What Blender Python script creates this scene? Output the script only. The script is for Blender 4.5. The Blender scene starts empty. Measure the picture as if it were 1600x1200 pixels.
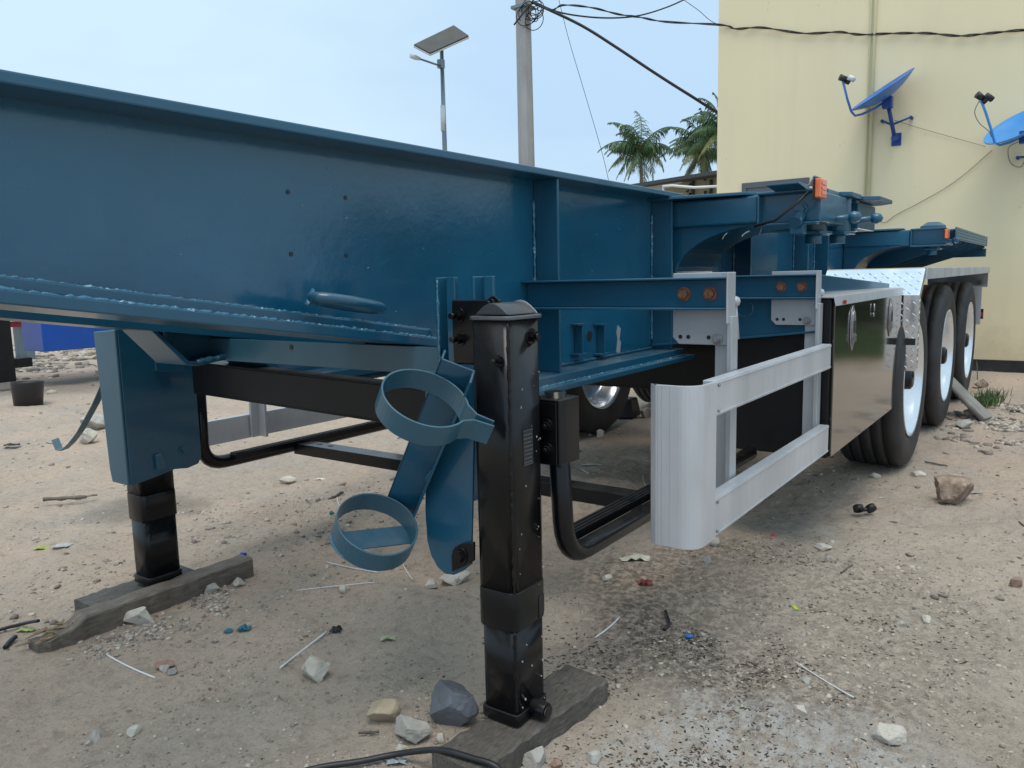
import bpy, math, random
import numpy as np
from mathutils import Vector, Matrix, noise as mnoise
random.seed(7); RNG = np.random.default_rng(7)
scene = bpy.context.scene
col = scene.collection
# ---------------------------------------------------------------- camera
# world: X runs rearwards along the trailer, Y away to its far side, Z up
F = 1220.0; HC = 1.14
AX = np.array([0.58106757, -0.12201759, 0.80465656])
AY = np.array([-0.81351935, -0.05867479, 0.57857025])
AZ = np.array([-0.02338269, -0.9907921, -0.13335769])
cam = bpy.data.cameras.new('camera'); cam_o = bpy.data.objects.new('camera', cam); col.objects.link(cam_o)
cam.sensor_width = 36.0; cam.lens = 36.0*F/1600; cam.clip_end = 2000; cam.clip_start = 0.02
R = Matrix(((AX[0], -AX[1], -AX[2]), (AY[0], -AY[1], -AY[2]), (AZ[0], -AZ[1], -AZ[2])))
cam_o.matrix_world = Matrix.Translation((0, 0, HC)) @ R.to_4x4()
scene.camera = cam_o
# ---------------------------------------------------------------- world and light
SUN_EL, SUN_AZ = math.radians(73), math.radians(212)   # sun behind thin cloud
world = bpy.data.worlds.new('World'); scene.world = world; world.use_nodes = True
wt = world.node_tree; wt.nodes.clear()
def wn(t, **k):
    n = wt.nodes.new(t)
    for a, b in k.items(): setattr(n, a, b)
    return n
w_out = wn('ShaderNodeOutputWorld'); w_bg = wn('ShaderNodeBackground'); w_bg2 = wn('ShaderNodeBackground'); w_mix = wn('ShaderNodeMixShader')
sky = wn('ShaderNodeTexSky', sky_type='NISHITA', sun_disc=False)
sky.sun_elevation = SUN_EL; sky.sun_rotation = math.pi/2 - SUN_AZ; sky.dust_density = 2.0
w_bg.inputs['Strength'].default_value = 0.10
tc = wn('ShaderNodeTexCoord'); mp = wn('ShaderNodeMapping'); mp.inputs['Scale'].default_value = (1, 1, 2.6)
nz = wn('ShaderNodeTexNoise'); nz.inputs['Scale'].default_value = 1.5; nz.inputs['Detail'].default_value = 5; nz.inputs['Roughness'].default_value = .5
cr = wn('ShaderNodeValToRGB'); cr.color_ramp.elements[0].position = .40; cr.color_ramp.elements[1].position = .62
cr.color_ramp.elements[0].color = (0.47, 0.66, 0.90, 1); cr.color_ramp.elements[1].color = (0.70, 0.88, 0.97, 1)
# the cloud layer: paler higher up
sx = wn('ShaderNodeSeparateXYZ'); cr2 = wn('ShaderNodeValToRGB')
cr2.color_ramp.elements[0].position = 0.05; cr2.color_ramp.elements[1].position = .48
cr2.color_ramp.elements[0].color = (.50, .68, .92, 1); cr2.color_ramp.elements[1].color = (.66, .90, .97, 1)
wm = wn('ShaderNodeMixRGB', blend_type='MIX'); wm.inputs['Fac'].default_value = .45
L = wt.links.new
L(tc.outputs['Generated'], mp.inputs['Vector']); L(mp.outputs[0], nz.inputs['Vector']); L(nz.outputs['Fac'], cr.inputs[0])
L(tc.outputs['Generated'], sx.inputs[0]); L(sx.outputs['Z'], cr2.inputs[0])
L(cr.outputs[0], wm.inputs['Color1']); L(cr2.outputs[0], wm.inputs['Color2'])
L(wm.outputs[0], w_bg2.inputs['Color']); w_bg2.inputs['Strength'].default_value = .86
L(sky.outputs[0], w_bg.inputs['Color']); w_mix.inputs[0].default_value = .88
L(w_bg.outputs[0], w_mix.inputs[1]); L(w_bg2.outputs[0], w_mix.inputs[2]); L(w_mix.outputs[0], w_out.inputs[0])
sun = bpy.data.lights.new('sun', 'SUN'); sun.energy = 1.5; sun.angle = math.radians(35); sun.color = (1.0, .93, .84)
sun_o = bpy.data.objects.new('sun', sun); col.objects.link(sun_o)
sd = Vector((math.cos(SUN_EL)*math.cos(SUN_AZ), math.cos(SUN_EL)*math.sin(SUN_AZ), math.sin(SUN_EL)))
sun_o.rotation_euler = sd.to_track_quat('Z', 'Y').to_euler(); sun_o.location = sd*60
vs = scene.view_settings; vs.view_transform = 'Standard'; vs.look = 'None'; vs.exposure = 0.38; vs.gamma = 1; vs.use_curve_mapping = False

# ---------------------------------------------------------------- materials
def mat(name, base, rough=.5, metal=0., coat=0., var=.0, var_scale=3., bump=0., bump_scale=60., dust=0., dust_col=(.42,.36,.30),
        spots=None, rust=0., streak=False, spec=.5, rough_var=0., grain=None, splash=False):
    m = bpy.data.materials.new(name); m.use_nodes = True; t = m.node_tree; N = t.nodes; lk = t.links.new
    b = N['Principled BSDF']; b.inputs['Roughness'].default_value = rough; b.inputs['Metallic'].default_value = metal
    b.inputs['Specular IOR Level'].default_value = spec
    b.inputs['Coat Weight'].default_value = coat; b.inputs['Coat Roughness'].default_value = .08
    geo = N.new('ShaderNodeNewGeometry'); co = geo.outputs['Position']
    def noise(s, d=5, r=.55, vec=None, stretch=None):
        n = N.new('ShaderNodeTexNoise'); n.inputs['Scale'].default_value = s; n.inputs['Detail'].default_value = d; n.inputs['Roughness'].default_value = r
        v = vec or co
        if stretch:
            mm = N.new('ShaderNodeMapping'); mm.inputs['Scale'].default_value = stretch; lk(v, mm.inputs[0]); v = mm.outputs[0]
        lk(v, n.inputs['Vector']); return n.outputs['Fac']
    def ramp(f, a, b_, ca=(0,0,0,1), cb=(1,1,1,1)):
        r = N.new('ShaderNodeValToRGB'); r.color_ramp.elements[0].position = a; r.color_ramp.elements[1].position = b_
        r.color_ramp.elements[0].color = ca; r.color_ramp.elements[1].color = cb; lk(f, r.inputs[0]); return r.outputs[0]
    def mix(f, a, c, bt='MIX'):
        x = N.new('ShaderNodeMixRGB'); x.blend_type = bt
        for s, v in ((0, f), (1, a), (2, c)):
            if isinstance(v, (int, float)): x.inputs[s].default_value = v
            elif isinstance(v, tuple): x.inputs[s].default_value = (*v[:3], 1)
            else: lk(v, x.inputs[s])
        return x.outputs[0]
    c = (*base, 1)
    cur = tuple(base)
    if var:
        lo = tuple(x*(1-var) for x in base); hi = tuple(min(1, x*(1+var)) for x in base)
        cur = ramp(noise(var_scale, 8, .6, stretch=(1,1,.3) if streak else None), .3, .7, (*lo,1), (*hi,1))
    if grain:
        g = noise(grain[0], 6, .6, stretch=grain[1]); cur = mix(ramp(g, .35, .7), cur, tuple(x*grain[2] for x in base))
    if spots:
        n = noise(spots[0], 3, .5); cur = mix(ramp(n, spots[1], spots[1]+.03), cur, tuple(spots[2]))
    if rust:
        n = noise(14, 6, .7); cur = mix(ramp(n, .72-rust, .80-rust), cur, (.16,.07,.035))
    if dust:
        s = N.new('ShaderNodeSeparateXYZ'); lk(geo.outputs['Normal'], s.inputs[0])
        up = ramp(s.outputs['Z'], .35, .95); n = ramp(noise(9, 7, .65), .3, .75)
        mu = N.new('ShaderNodeMath'); mu.operation = 'MULTIPLY'; lk(up, mu.inputs[0]); lk(n, mu.inputs[1])
        a = N.new('ShaderNodeMath'); a.operation = 'MULTIPLY'; lk(mu.outputs[0], a.inputs[0]); a.inputs[1].default_value = dust
        # thin film of dust everywhere else
        th = ramp(noise(4.5, 8, .7), .5, .85); th2 = N.new('ShaderNodeMath'); th2.operation = 'MULTIPLY'; lk(th, th2.inputs[0]); th2.inputs[1].default_value = dust*.12
        ad = N.new('ShaderNodeMath'); ad.operation = 'ADD'; ad.use_clamp = True; lk(a.outputs[0], ad.inputs[0]); lk(th2.outputs[0], ad.inputs[1])
        cur = mix(ad.outputs[0], cur, dust_col)
        rr = N.new('ShaderNodeMapRange'); lk(ad.outputs[0], rr.inputs[0]); rr.inputs[3].default_value = rough; rr.inputs[4].default_value = .85; lk(rr.outputs[0], b.inputs['Roughness'])
    elif rough_var:
        rr = N.new('ShaderNodeMapRange'); lk(noise(7, 6, .6), rr.inputs[0]); rr.inputs[1].default_value = .3; rr.inputs[2].default_value = .7
        rr.inputs[3].default_value = max(.02, rough-rough_var); rr.inputs[4].default_value = rough+rough_var; lk(rr.outputs[0], b.inputs['Roughness'])
    if splash:      # rain-splashed dirt just above the ground and faint run-off stains
        s3 = N.new('ShaderNodeSeparateXYZ'); lk(co, s3.inputs[0]); ns = noise(5, 7, .65)
        ad3 = N.new('ShaderNodeMath'); ad3.operation = 'MULTIPLY_ADD'; lk(ns, ad3.inputs[0]); ad3.inputs[1].default_value = -.9; lk(s3.outputs['Z'], ad3.inputs[2])
        mr3 = N.new('ShaderNodeMapRange'); lk(ad3.outputs[0], mr3.inputs[0]); mr3.inputs[1].default_value = .15; mr3.inputs[2].default_value = -.25; mr3.inputs[3].default_value = 0; mr3.inputs[4].default_value = .35
        cur = mix(mr3.outputs[0], cur, (.42,.33,.22))
        rn = N.new('ShaderNodeMath'); rn.operation = 'MULTIPLY'; lk(ramp(noise(3.2, 5, .6, stretch=(1,1,.07)), .56, .72), rn.inputs[0]); rn.inputs[1].default_value = .08; cur = mix(rn.outputs[0], cur, (.50,.46,.33))
        sp = N.new('ShaderNodeMath'); sp.operation = 'MULTIPLY'; lk(ramp(noise(9, 2, .5), .74, .76), sp.inputs[0]); sp.inputs[1].default_value = .15; cur = mix(sp.outputs[0], cur, (.30,.27,.20))
    if isinstance(cur, tuple): b.inputs['Base Color'].default_value = (*cur[:3], 1)
    else: lk(cur, b.inputs['Base Color'])
    if bump:
        bp = N.new('ShaderNodeBump'); bp.inputs['Strength'].default_value = bump; bp.inputs['Distance'].default_value = .004
        lk(noise(bump_scale, 4, .6), bp.inputs['Height']); lk(bp.outputs[0], b.inputs['Normal'])
    return m
BLUE = mat('blue_paint', (.009,.083,.150), .30, coat=.3, var=.14, var_scale=2.5, bump=.12, bump_scale=28, dust=.30, spots=(160,.80,(.20,.33,.42)))
BLUE_FLAT = mat('blue_paint_web', (.008,.094,.172), .17, coat=.35, var=.20, var_scale=1.7, bump=.16, bump_scale=34, dust=.42, spots=(120,.83,(.25,.38,.48)))
BLUE_G = mat('blue_grey_paint', (.030,.105,.155), .36, coat=.1, var=.15, var_scale=3, bump=.08, bump_scale=35, dust=.2)
WELD = mat('painted_weld', (.035,.16,.26), .22, coat=.6, bump=.6, bump_scale=180, spots=(90,.62,(.30,.47,.58)))  # lighter blue and pale specks stand in for glints along the beads
BLACK = mat('black_enamel', (.0045,.005,.0065), .26, spec=.30, coat=.12, var=.3, bump=.06, bump_scale=22, spots=(95,.80,(.24,.23,.22)), dust=.10)
BLACK2 = mat('black_chassis', (.007,.0075,.009), .42, spec=.3, var=.3, dust=.2, bump=.1, bump_scale=30)
MIRROR_BLACK = mat('black_gloss_door', (.012,.012,.012), .11, metal=.0, coat=.8, bump=.06, bump_scale=5, spec=.6, dust=.06)
ALU = mat('brushed_aluminium', (.57,.59,.63), .42, metal=.45, var=.16, var_scale=5, bump=.03, bump_scale=120, dust=.12, streak=True, spots=(45,.77,(.26,.25,.24)))
ALU2 = mat('painted_aluminium', (.44,.46,.49), .40, metal=.3, var=.10, var_scale=6, bump=.05, bump_scale=70, dust=.2, spots=(60,.76,(.25,.24,.23)))
CHROME = mat('polished_checker_plate', (.86,.90,.95), .17, metal=1., bump=.05, bump_scale=9, rough_var=.07)
RIMW = mat('bright_rim', (.78,.81,.86), .24, metal=.75, coat=.3, var=.06, rough_var=.06)
RUBBER = mat('tyre_rubber', (.024,.024,.026), .62, var=.45, var_scale=5, dust=.65, bump=.15, bump_scale=50, dust_col=(.30,.26,.22))
RUST = mat('rusty_bolt', (.20,.085,.045), .7, var=.5, var_scale=60, bump=.4, bump_scale=200)
STEEL = mat('bare_steel', (.34,.34,.35), .4, metal=.8, var=.3, var_scale=30)
AMBER = mat('amber_lens', (.85,.19,.06), .25, coat=.4, bump=.25, bump_scale=150)
RED = mat('red_lens', (.45,.02,.02), .25, coat=.4, var=.2)
WOOD = mat('weathered_wood', (.20,.165,.135), .8, var=.35, var_scale=5, bump=.5, bump_scale=60, grain=(14,(1,9,9),.45), spots=(60,.7,(.07,.06,.05)))
WOOD2 = mat('weathered_wood_dark', (.13,.115,.10), .75, var=.35, var_scale=6, bump=.6, bump_scale=70, grain=(16,(2,11,9),.4), spots=(40,.66,(.04,.036,.035)))
WOODRAW = mat('split_wood', (.30,.22,.14), .85, var=.4, var_scale=20, bump=.6, bump_scale=90)
WALL = mat('yellow_plaster', (.86,.745,.495), .85, var=.05, var_scale=.7, grain=(1.4,(1,1,.18),.97), bump=.18, bump_scale=26, splash=True)
PIPEY = mat('yellow_conduit', (.62,.59,.37), .6, var=.06)
PLINTH = mat('black_plinth', (.03,.03,.032), .8, var=.5, var_scale=6)
FRAMEG = mat('grey_window_frame', (.105,.115,.13), .45, var=.1)
GLASSD = mat('dark_window_glass', (.10,.115,.14), .12, coat=.5, var=.1)
DISHB = mat('blue_dish_paint', (.045,.17,.50), .38, var=.2, var_scale=3, dust=.15)
DISHD = mat('dark_blue_mount', (.012,.06,.27), .42, var=.2)
DISHL = mat('light_blue_dish_paint', (.06,.29,.68), .38, var=.15, var_scale=3)
CONC = mat('pole_concrete', (.33,.33,.335), .8, var=.22, var_scale=3, bump=.3, bump_scale=40, streak=True, spots=(5,.70,(.20,.19,.19)))
GALV = mat('galvanised_steel', (.19,.25,.29), .45, metal=.5, var=.3, var_scale=2, streak=True)
GALVL = mat('pale_band', (.55,.6,.63), .5, var=.1)
CABLE = mat('black_cable', (.012,.012,.014), .5)
CABLEG = mat('grey_cable', (.16,.16,.15), .6)
WHITEP = mat('white_plastic', (.70,.71,.72), .45)
LEAF = mat('palm_leaf', (.055,.105,.040), .50, var=.55, var_scale=.7, spec=.35)
LEAFY = mat('palm_leaf_dry', (.15,.17,.06), .55, var=.4, var_scale=.8)
TRUNK = mat('palm_trunk', (.16,.14,.12), .9, var=.3, var_scale=3)
COCO = mat('palm_flower_stalks', (.28,.13,.05), .8, var=.4, var_scale=4)
HEDGE = mat('hedge_leaf', (.035,.06,.018), .6, var=.5, var_scale=1.5)
GRASSM = mat('grass_blade', (.08,.13,.045), .6, var=.4, var_scale=12)
BLUEBOX = mat('bright_blue_panel', (.003,.075,.40), .35, coat=.2, var=.1)
DKRED = mat('dark_red_panel', (.26,.018,.035), .4, var=.2)
OLIVE = mat('olive_block_wall', (.26,.25,.17), .9, var=.25, var_scale=1.2)
ROOFM = mat('dark_roof_edge', (.055,.06,.065), .7)
CREAM = mat('cream_fascia', (.55,.55,.50), .8, var=.1)
PLASTB = mat('black_plastic', (.018,.018,.02), .45, var=.3)
STICK = mat('dark_sticker', (.05,.055,.065), .35)
PANEL_UNDER = mat('solar_panel_back', (.06,.06,.058), .6, var=.25, var_scale=3)
def simple(name, c, r=.5): return mat(name, c, r, var=.15, var_scale=30)

# ground: dirt colour with ashy, grey and pinkish zones, plus darker patches; one paints the parked trailer's shadow
def ground_mat():
    m = bpy.data.materials.new('dirt_ground'); m.use_nodes = True; t = m.node_tree; N = t.nodes; lk = t.links.new
    b = N['Principled BSDF']; b.inputs['Roughness'].default_value = .95; b.inputs['Specular IOR Level'].default_value = .15
    g = N.new('ShaderNodeNewGeometry'); co = g.outputs['Position']
    def noise(s, d=6, r=.6, off=(0,0,0)):
        mm = N.new('ShaderNodeMapping'); mm.inputs['Location'].default_value = off; lk(co, mm.inputs[0])
        n = N.new('ShaderNodeTexNoise'); n.inputs['Scale'].default_value = s; n.inputs['Detail'].default_value = d; n.inputs['Roughness'].default_value = r; lk(mm.outputs[0], n.inputs['Vector']); return n.outputs['Fac']
    def ramp(f, a, b_):
        r = N.new('ShaderNodeValToRGB'); r.color_ramp.elements[0].position = a; r.color_ramp.elements[1].position = b_; lk(f, r.inputs[0]); return r.outputs[0]
    def mix(f, a, c, bt='MIX'):
        x = N.new('ShaderNodeMixRGB'); x.blend_type = bt
        for s, v in ((0, f), (1, a), (2, c)):
            if isinstance(v, (int, float)): x.inputs[s].default_value = v
            elif isinstance(v, tuple): x.inputs[s].default_value = (*v, 1)
            else: lk(v, x.inputs[s])
        return x.outputs[0]
    def patch(x, y, r, soft, wob=.5):
        # irregular patch of colour centred at (x, y)
        n1 = N.new('ShaderNodeTexNoise'); n1.inputs['Scale'].default_value = 2.6/r*.5; n1.inputs['Detail'].default_value = 7; n1.inputs['Roughness'].default_value = .65; lk(co, n1.inputs['Vector'])
        v = N.new('ShaderNodeVectorMath'); v.operation = 'SUBTRACT'; lk(co, v.inputs[0]); v.inputs[1].default_value = (x, y, 0)
        l = N.new('ShaderNodeVectorMath'); l.operation = 'LENGTH'; lk(v.outputs[0], l.inputs[0])
        s = N.new('ShaderNodeMath'); s.operation = 'MULTIPLY_ADD'; lk(n1.outputs['Fac'], s.inputs[0]); s.inputs[1].default_value = -wob*2*r; lk(l.outputs['Value'], s.inputs[2])
        mr = N.new('ShaderNodeMapRange'); mr.interpolation_type = 'SMOOTHSTEP'; lk(s.outputs[0], mr.inputs[0])
        mr.inputs[1].default_value = r*(1-wob)+soft; mr.inputs[2].default_value = r*(1-wob)-soft; mr.inputs[3].default_value = 0; mr.inputs[4].default_value = 1
        return mr.outputs[0]
    def mul(a, k):
        x = N.new('ShaderNodeMath'); x.operation = 'MULTIPLY'; lk(a, x.inputs[0])
        if isinstance(k, float): x.inputs[1].default_value = k
        else: lk(k, x.inputs[1])
        return x.outputs[0]
    c = mix(ramp(noise(.8, 8, .6), .35, .65), (.455,.365,.295), (.57,.440,.345))
    c = mix(mul(ramp(noise(1.7, 8, .65, (5,2,0)), .45, .62), .65), c, (.42,.365,.315))
    c = mix(mul(patch(1.2, .9, 1.2, .4), .75), c, (.49,.415,.345))
    c = mix(mul(patch(2.2, .55, .75, .25), .9), c, (.44,.37,.305))
    c = mix(mul(mul(patch(2.55, .75, .7, .15), ramp(noise(34, 5, .7), .42, .56)), .85), c, (.13,.108,.088))
    c = mix(mul(mul(patch(1.62, .42, .42, .12), ramp(noise(26, 5, .7, (2,1,0)), .40, .55)), .75), c, (.52,.51,.49))
    c = mix(mul(patch(2.1, 3.9, .28, .12), .65), c, (.16,.145,.13))  # small darker patch beyond the far leg
    c = mix(mul(patch(3.0, .25, .9, .3), .5), c, (.54,.46,.38))
    c = mix(mul(patch(4.6, 10.2, 1.3, .5), .7), c, (.17,.145,.12))  # shadow under the parked trailer's blue box, painted into the dirt colour
    c = mix(mul(patch(5.0, 3.0, 1.0, .4), .5), c, (.22,.19,.16))  # darker round the far front wheel
    c = mix(mul(patch(12.6, -2.6, 2.2, .5), .9), c, (.07,.085,.04))
    c = mix(mul(ramp(noise(22, 8, .75, (7,1,0)), .50, .66), .50), c, (.22,.185,.15))
    c = mix(mul(ramp(noise(75, 5, .75), .55, .70), .65), c, (.14,.12,.10))
    c = mix(mul(ramp(noise(60, 4, .7, (3,3,3)), .60, .70), .6), c, (.66,.58,.49))
    c = mix(mul(ramp(noise(240, 3, .7, (1,3,3)), .60, .70), .4), c, (.60,.55,.48))
    lk(c, b.inputs['Base Color'])
    bp = N.new('ShaderNodeBump'); bp.inputs['Strength'].default_value = 1.0; bp.inputs['Distance'].default_value = .011
    lk(noise(70, 8, .72), bp.inputs['Height'])
    bp2 = N.new('ShaderNodeBump'); bp2.inputs['Strength'].default_value = .75; bp2.inputs['Distance'].default_value = .022
    lk(noise(14, 8, .65), bp2.inputs['Height']); lk(bp.outputs[0], bp2.inputs['Normal']); lk(bp2.outputs[0], b.inputs['Normal'])
    return m
GROUND = ground_mat()
STONE = mat('pale_limestone', (.50,.46,.40), .9, var=.25, var_scale=14, bump=.6, bump_scale=80, spots=(40,.68,(.30,.26,.22)))
STONEG = mat('grey_limestone', (.38,.36,.33), .9, var=.25, var_scale=14, bump=.6, bump_scale=80)
STONEB = mat('brown_pitted_stone', (.27,.20,.15), .95, var=.55, var_scale=22, bump=.9, bump_scale=70, spots=(24,.62,(.45,.38,.30)))
STONEY = mat('ochre_stone', (.42,.34,.24), .9, var=.3, var_scale=10, bump=.6, bump_scale=80, spots=(9,.54,(.62,.46,.18)))
STONED = mat('dark_blue_rock', (.115,.125,.145), .55, var=.35, var_scale=10, bump=.35, bump_scale=40)
STONER = mat('reddish_stone', (.30,.19,.15), .9, var=.3, var_scale=30, bump=.6, bump_scale=120)
def gravel_mat(name, lo, hi):
    m = bpy.data.materials.new(name); m.use_nodes = True; N = m.node_tree.nodes; lk = m.node_tree.links.new; b = N['Principled BSDF']
    b.inputs['Roughness'].default_value = .95; g = N.new('ShaderNodeNewGeometry'); r = N.new('ShaderNodeValToRGB')
    r.color_ramp.elements[0].color = (*lo, 1); r.color_ramp.elements[1].color = (*hi, 1); r.color_ramp.elements.new(.5).color = (*[(a+c)*.45 for a, c in zip(lo, hi)], 1)
    lk(g.outputs['Random Per Island'], r.inputs[0]); lk(r.outputs[0], b.inputs['Base Color']); return m
GRAVEL = gravel_mat('gravel_mixed', (.17,.14,.12), (.55,.49,.42))
LITTER = gravel_mat('dark_litter', (.02,.017,.015), (.13,.10,.075))

# ---------------------------------------------------------------- mesh helpers
class MB:
    def __init__(s): s.v = []; s.f = []; s.sm = []
    def add(s, vs_, fs, smooth=False):
        o = len(s.v); s.v += [tuple(v) for v in vs_]; s.f += [tuple(i+o for i in f) for f in fs]; s.sm += [smooth]*len(fs); return s
    def box(s, x0, x1, y0, y1, z0, z1, M=None):
        vs_ = [Vector((x, y, z)) for x in (x0, x1) for y in (y0, y1) for z in (z0, z1)]
        if M: vs_ = [M @ v for v in vs_]
        return s.add(vs_, [(0,1,3,2), (4,6,7,5), (0,4,5,1), (2,3,7,6), (0,2,6,4), (1,5,7,3)])
    def prism(s, poly, a, b, axis='y', smooth=False):
        # poly in the two other axes; extruded from a to b along axis
        n = len(poly)
        def mk(p, t):
            return {'y': (p[0], t, p[1]), 'x': (t, p[0], p[1]), 'z': (p[0], p[1], t)}[axis]
        vs_ = [mk(p, a) for p in poly] + [mk(p, b) for p in poly]
        o = len(s.v); s.v += vs_
        s.f.append(tuple(o+i for i in range(n))); s.f.append(tuple(o+n+i for i in reversed(range(n)))); s.sm += [False]*2
        for i in range(n): s.f.append((o+i, o+n+i, o+n+(i+1) % n, o+(i+1) % n)); s.sm.append(smooth)
        return s
    def tube(s, pts, r, seg=10, cap=True, smooth=True, jitter=0.):
        pts = [Vector(p) for p in pts]; n = len(pts); rs = r if hasattr(r, '__len__') else [r]*n
        o = len(s.v); up = None
        for i, p in enumerate(pts):
            t = (pts[min(i+1, n-1)] - pts[max(i-1, 0)]).normalized()
            if up is None:
                up = Vector((0,0,1)) if abs(t.z) < .9 else Vector((1,0,0))
            a = t.cross(up)
            if a.length < 1e-5: a = t.cross(Vector((1,0,0)))
            a.normalize(); b = t.cross(a).normalized(); up = -b if False else a.cross(t)
            for k in range(seg):
                th = 2*math.pi*k/seg; rr = rs[i]*(1+jitter*(random.random()-.5)*2)
                s.v.append(tuple(p + a*math.cos(th)*rr + b*math.sin(th)*rr))
        for i in range(n-1):
            for k in range(seg):
                s.f.append((o+i*seg+k, o+i*seg+(k+1) % seg, o+(i+1)*seg+(k+1) % seg, o+(i+1)*seg+k)); s.sm.append(smooth)
        if cap:
            s.f.append(tuple(o+k for k in reversed(range(seg)))); s.f.append(tuple(o+(n-1)*seg+k for k in range(seg))); s.sm += [False]*2
        return s
    def cyl(s, a, b, r, seg=16, r2=None): return s.tube([a, b], [r, r if r2 is None else r2], seg)
    def lathe(s, prof, c, ax, seg=48, smooth=True):
        # prof: (radius, offset along ax); closed loop not required
        c = Vector(c); ax = Vector(ax).normalized(); a = ax.orthogonal().normalized(); b = ax.cross(a); o = len(s.v); n = len(prof)
        for k in range(seg):
            th = 2*math.pi*k/seg; d = a*math.cos(th)+b*math.sin(th)
            for r_, h in prof: s.v.append(tuple(c + d*r_ + ax*h))
        for k in range(seg):
            for i in range(n-1):
                k2 = (k+1) % seg; s.f.append((o+k*n+i, o+k2*n+i, o+k2*n+i+1, o+k*n+i+1)); s.sm.append(smooth)
        return s
    def bolt(s, p, d, r=.014, h=.010, shank=0.):
        p = Vector(p); d = Vector(d).normalized()
        s.tube([p, p+d*.003], r*1.45, 16); s.tube([p+d*.003, p+d*(.003+h)], r, 6, smooth=False)
        if shank: s.tube([p+d*(.003+h), p+d*(.003+h+shank)], r*.55, 10)
        return s
    def band(s, pts, n, w, t):
        # flat strip following pts; n = width direction, t thickness
        pts = [Vector(p) for p in pts]; n = Vector(n).normalized(); o = len(s.v); m = len(pts)
        for i, p in enumerate(pts):
            tg = (pts[min(i+1, m-1)] - pts[max(i-1, 0)]).normalized(); q = tg.cross(n).normalized()
            for a, b in ((-.5,-.5), (.5,-.5), (.5,.5), (-.5,.5)): s.v.append(tuple(p + n*w*a + q*t*b))
        for i in range(m-1):
            for k in range(4): s.f.append((o+i*4+k, o+i*4+(k+1) % 4, o+(i+1)*4+(k+1) % 4, o+(i+1)*4+k)); s.sm.append(k in (1, 3))
        s.f.append((o, o+3, o+2, o+1)); s.f.append((o+(m-1)*4, o+(m-1)*4+1, o+(m-1)*4+2, o+(m-1)*4+3)); s.sm += [False]*2
        return s
    def build(s, name, m, parent=None, bevel=0., **k):
        me = bpy.data.meshes.new(name); me.from_pydata(s.v, [], s.f); me.update()
        me.polygons.foreach_set('use_smooth', s.sm)
        import bmesh
        bm = bmesh.new(); bm.from_mesh(me); bmesh.ops.recalc_face_normals(bm, faces=bm.faces); bm.to_mesh(me); bm.free()
        o = bpy.data.objects.new(name, me); col.objects.link(o); me.materials.append(m)
        if parent: attach(o, parent)
        if bevel:
            b = o.modifiers.new('bevel', 'BEVEL'); b.width = bevel; b.segments = 2; b.limit_method = 'ANGLE'; b.angle_limit = math.radians(50)
        for a, v in k.items(): o[a] = v
        return o
WLOC = {}
def attach(o, p):
    o.parent = p
    o.matrix_parent_inverse = Matrix.Translation(-Vector(WLOC.get(p.name, (0,0,0))))
def thing(name, loc, label, cat, group=None):
    o = bpy.data.objects.new(name, None); col.objects.link(o); o.location = loc; WLOC[o.name] = tuple(loc); o.empty_display_size = .1
    o['label'] = label; o['category'] = cat
    if group: o['group'] = group
    return o
def tag(o, label, cat, group=None):
    o['label'] = label; o['category'] = cat
    if group: o['group'] = group
    return o
def struct(o): o['kind'] = 'structure'; return o
def recenter(o):
    # put the origin of a one-mesh thing at the base of its own mesh
    me = o.data; n = len(me.vertices); a = np.empty(n*3); me.vertices.foreach_get('co', a); a = a.reshape(-1, 3)
    c = np.array([(a[:,0].min()+a[:,0].max())/2, (a[:,1].min()+a[:,1].max())/2, a[:,2].min()])
    me.vertices.foreach_set('co', (a-c).ravel()); me.update(); o.location = tuple(c); return o
def ray(px, py):
    d = np.array([px-800, py-600, F]); return np.array([d@AX, d@AY, d@AZ])
def G(px, py, z=0.):        # point of the ground seen at a place in the photograph
    r = ray(px, py); t = (z-HC)/r[2]; return Vector((float(r[0]*t), float(r[1]*t), float(z)))
def PX(px, py, x): r = ray(px, py); t = x/r[0]; return Vector((x, r[1]*t, HC+r[2]*t))
def PY(px, py, y): r = ray(px, py); t = y/r[1]; return Vector((r[0]*t, y, HC+r[2]*t))
def PD(px, py, d): r = ray(px, py); t = d/math.hypot(r[0], r[1]); return Vector((r[0]*t, r[1]*t, HC+r[2]*t))
def weld(pts, r, m=WELD, parent=None, name='weld_bead', step=.010, jit=.38, squash=None):
    out = []
    pts = [Vector(p) for p in pts]
    for a, b in zip(pts[:-1], pts[1:]):
        k = max(1, int((b-a).length/step))
        for i in range(k): out.append(a.lerp(b, i/k) + Vector((random.uniform(-1,1), random.uniform(-1,1), random.uniform(-1,1)))*r*.22)
    out.append(pts[-1]); rs = [r*(1+random.uniform(-jit, jit)) for _ in out]
    g = MB(); g.tube(out, rs, 7); return g.build(name, m, parent)

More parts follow.
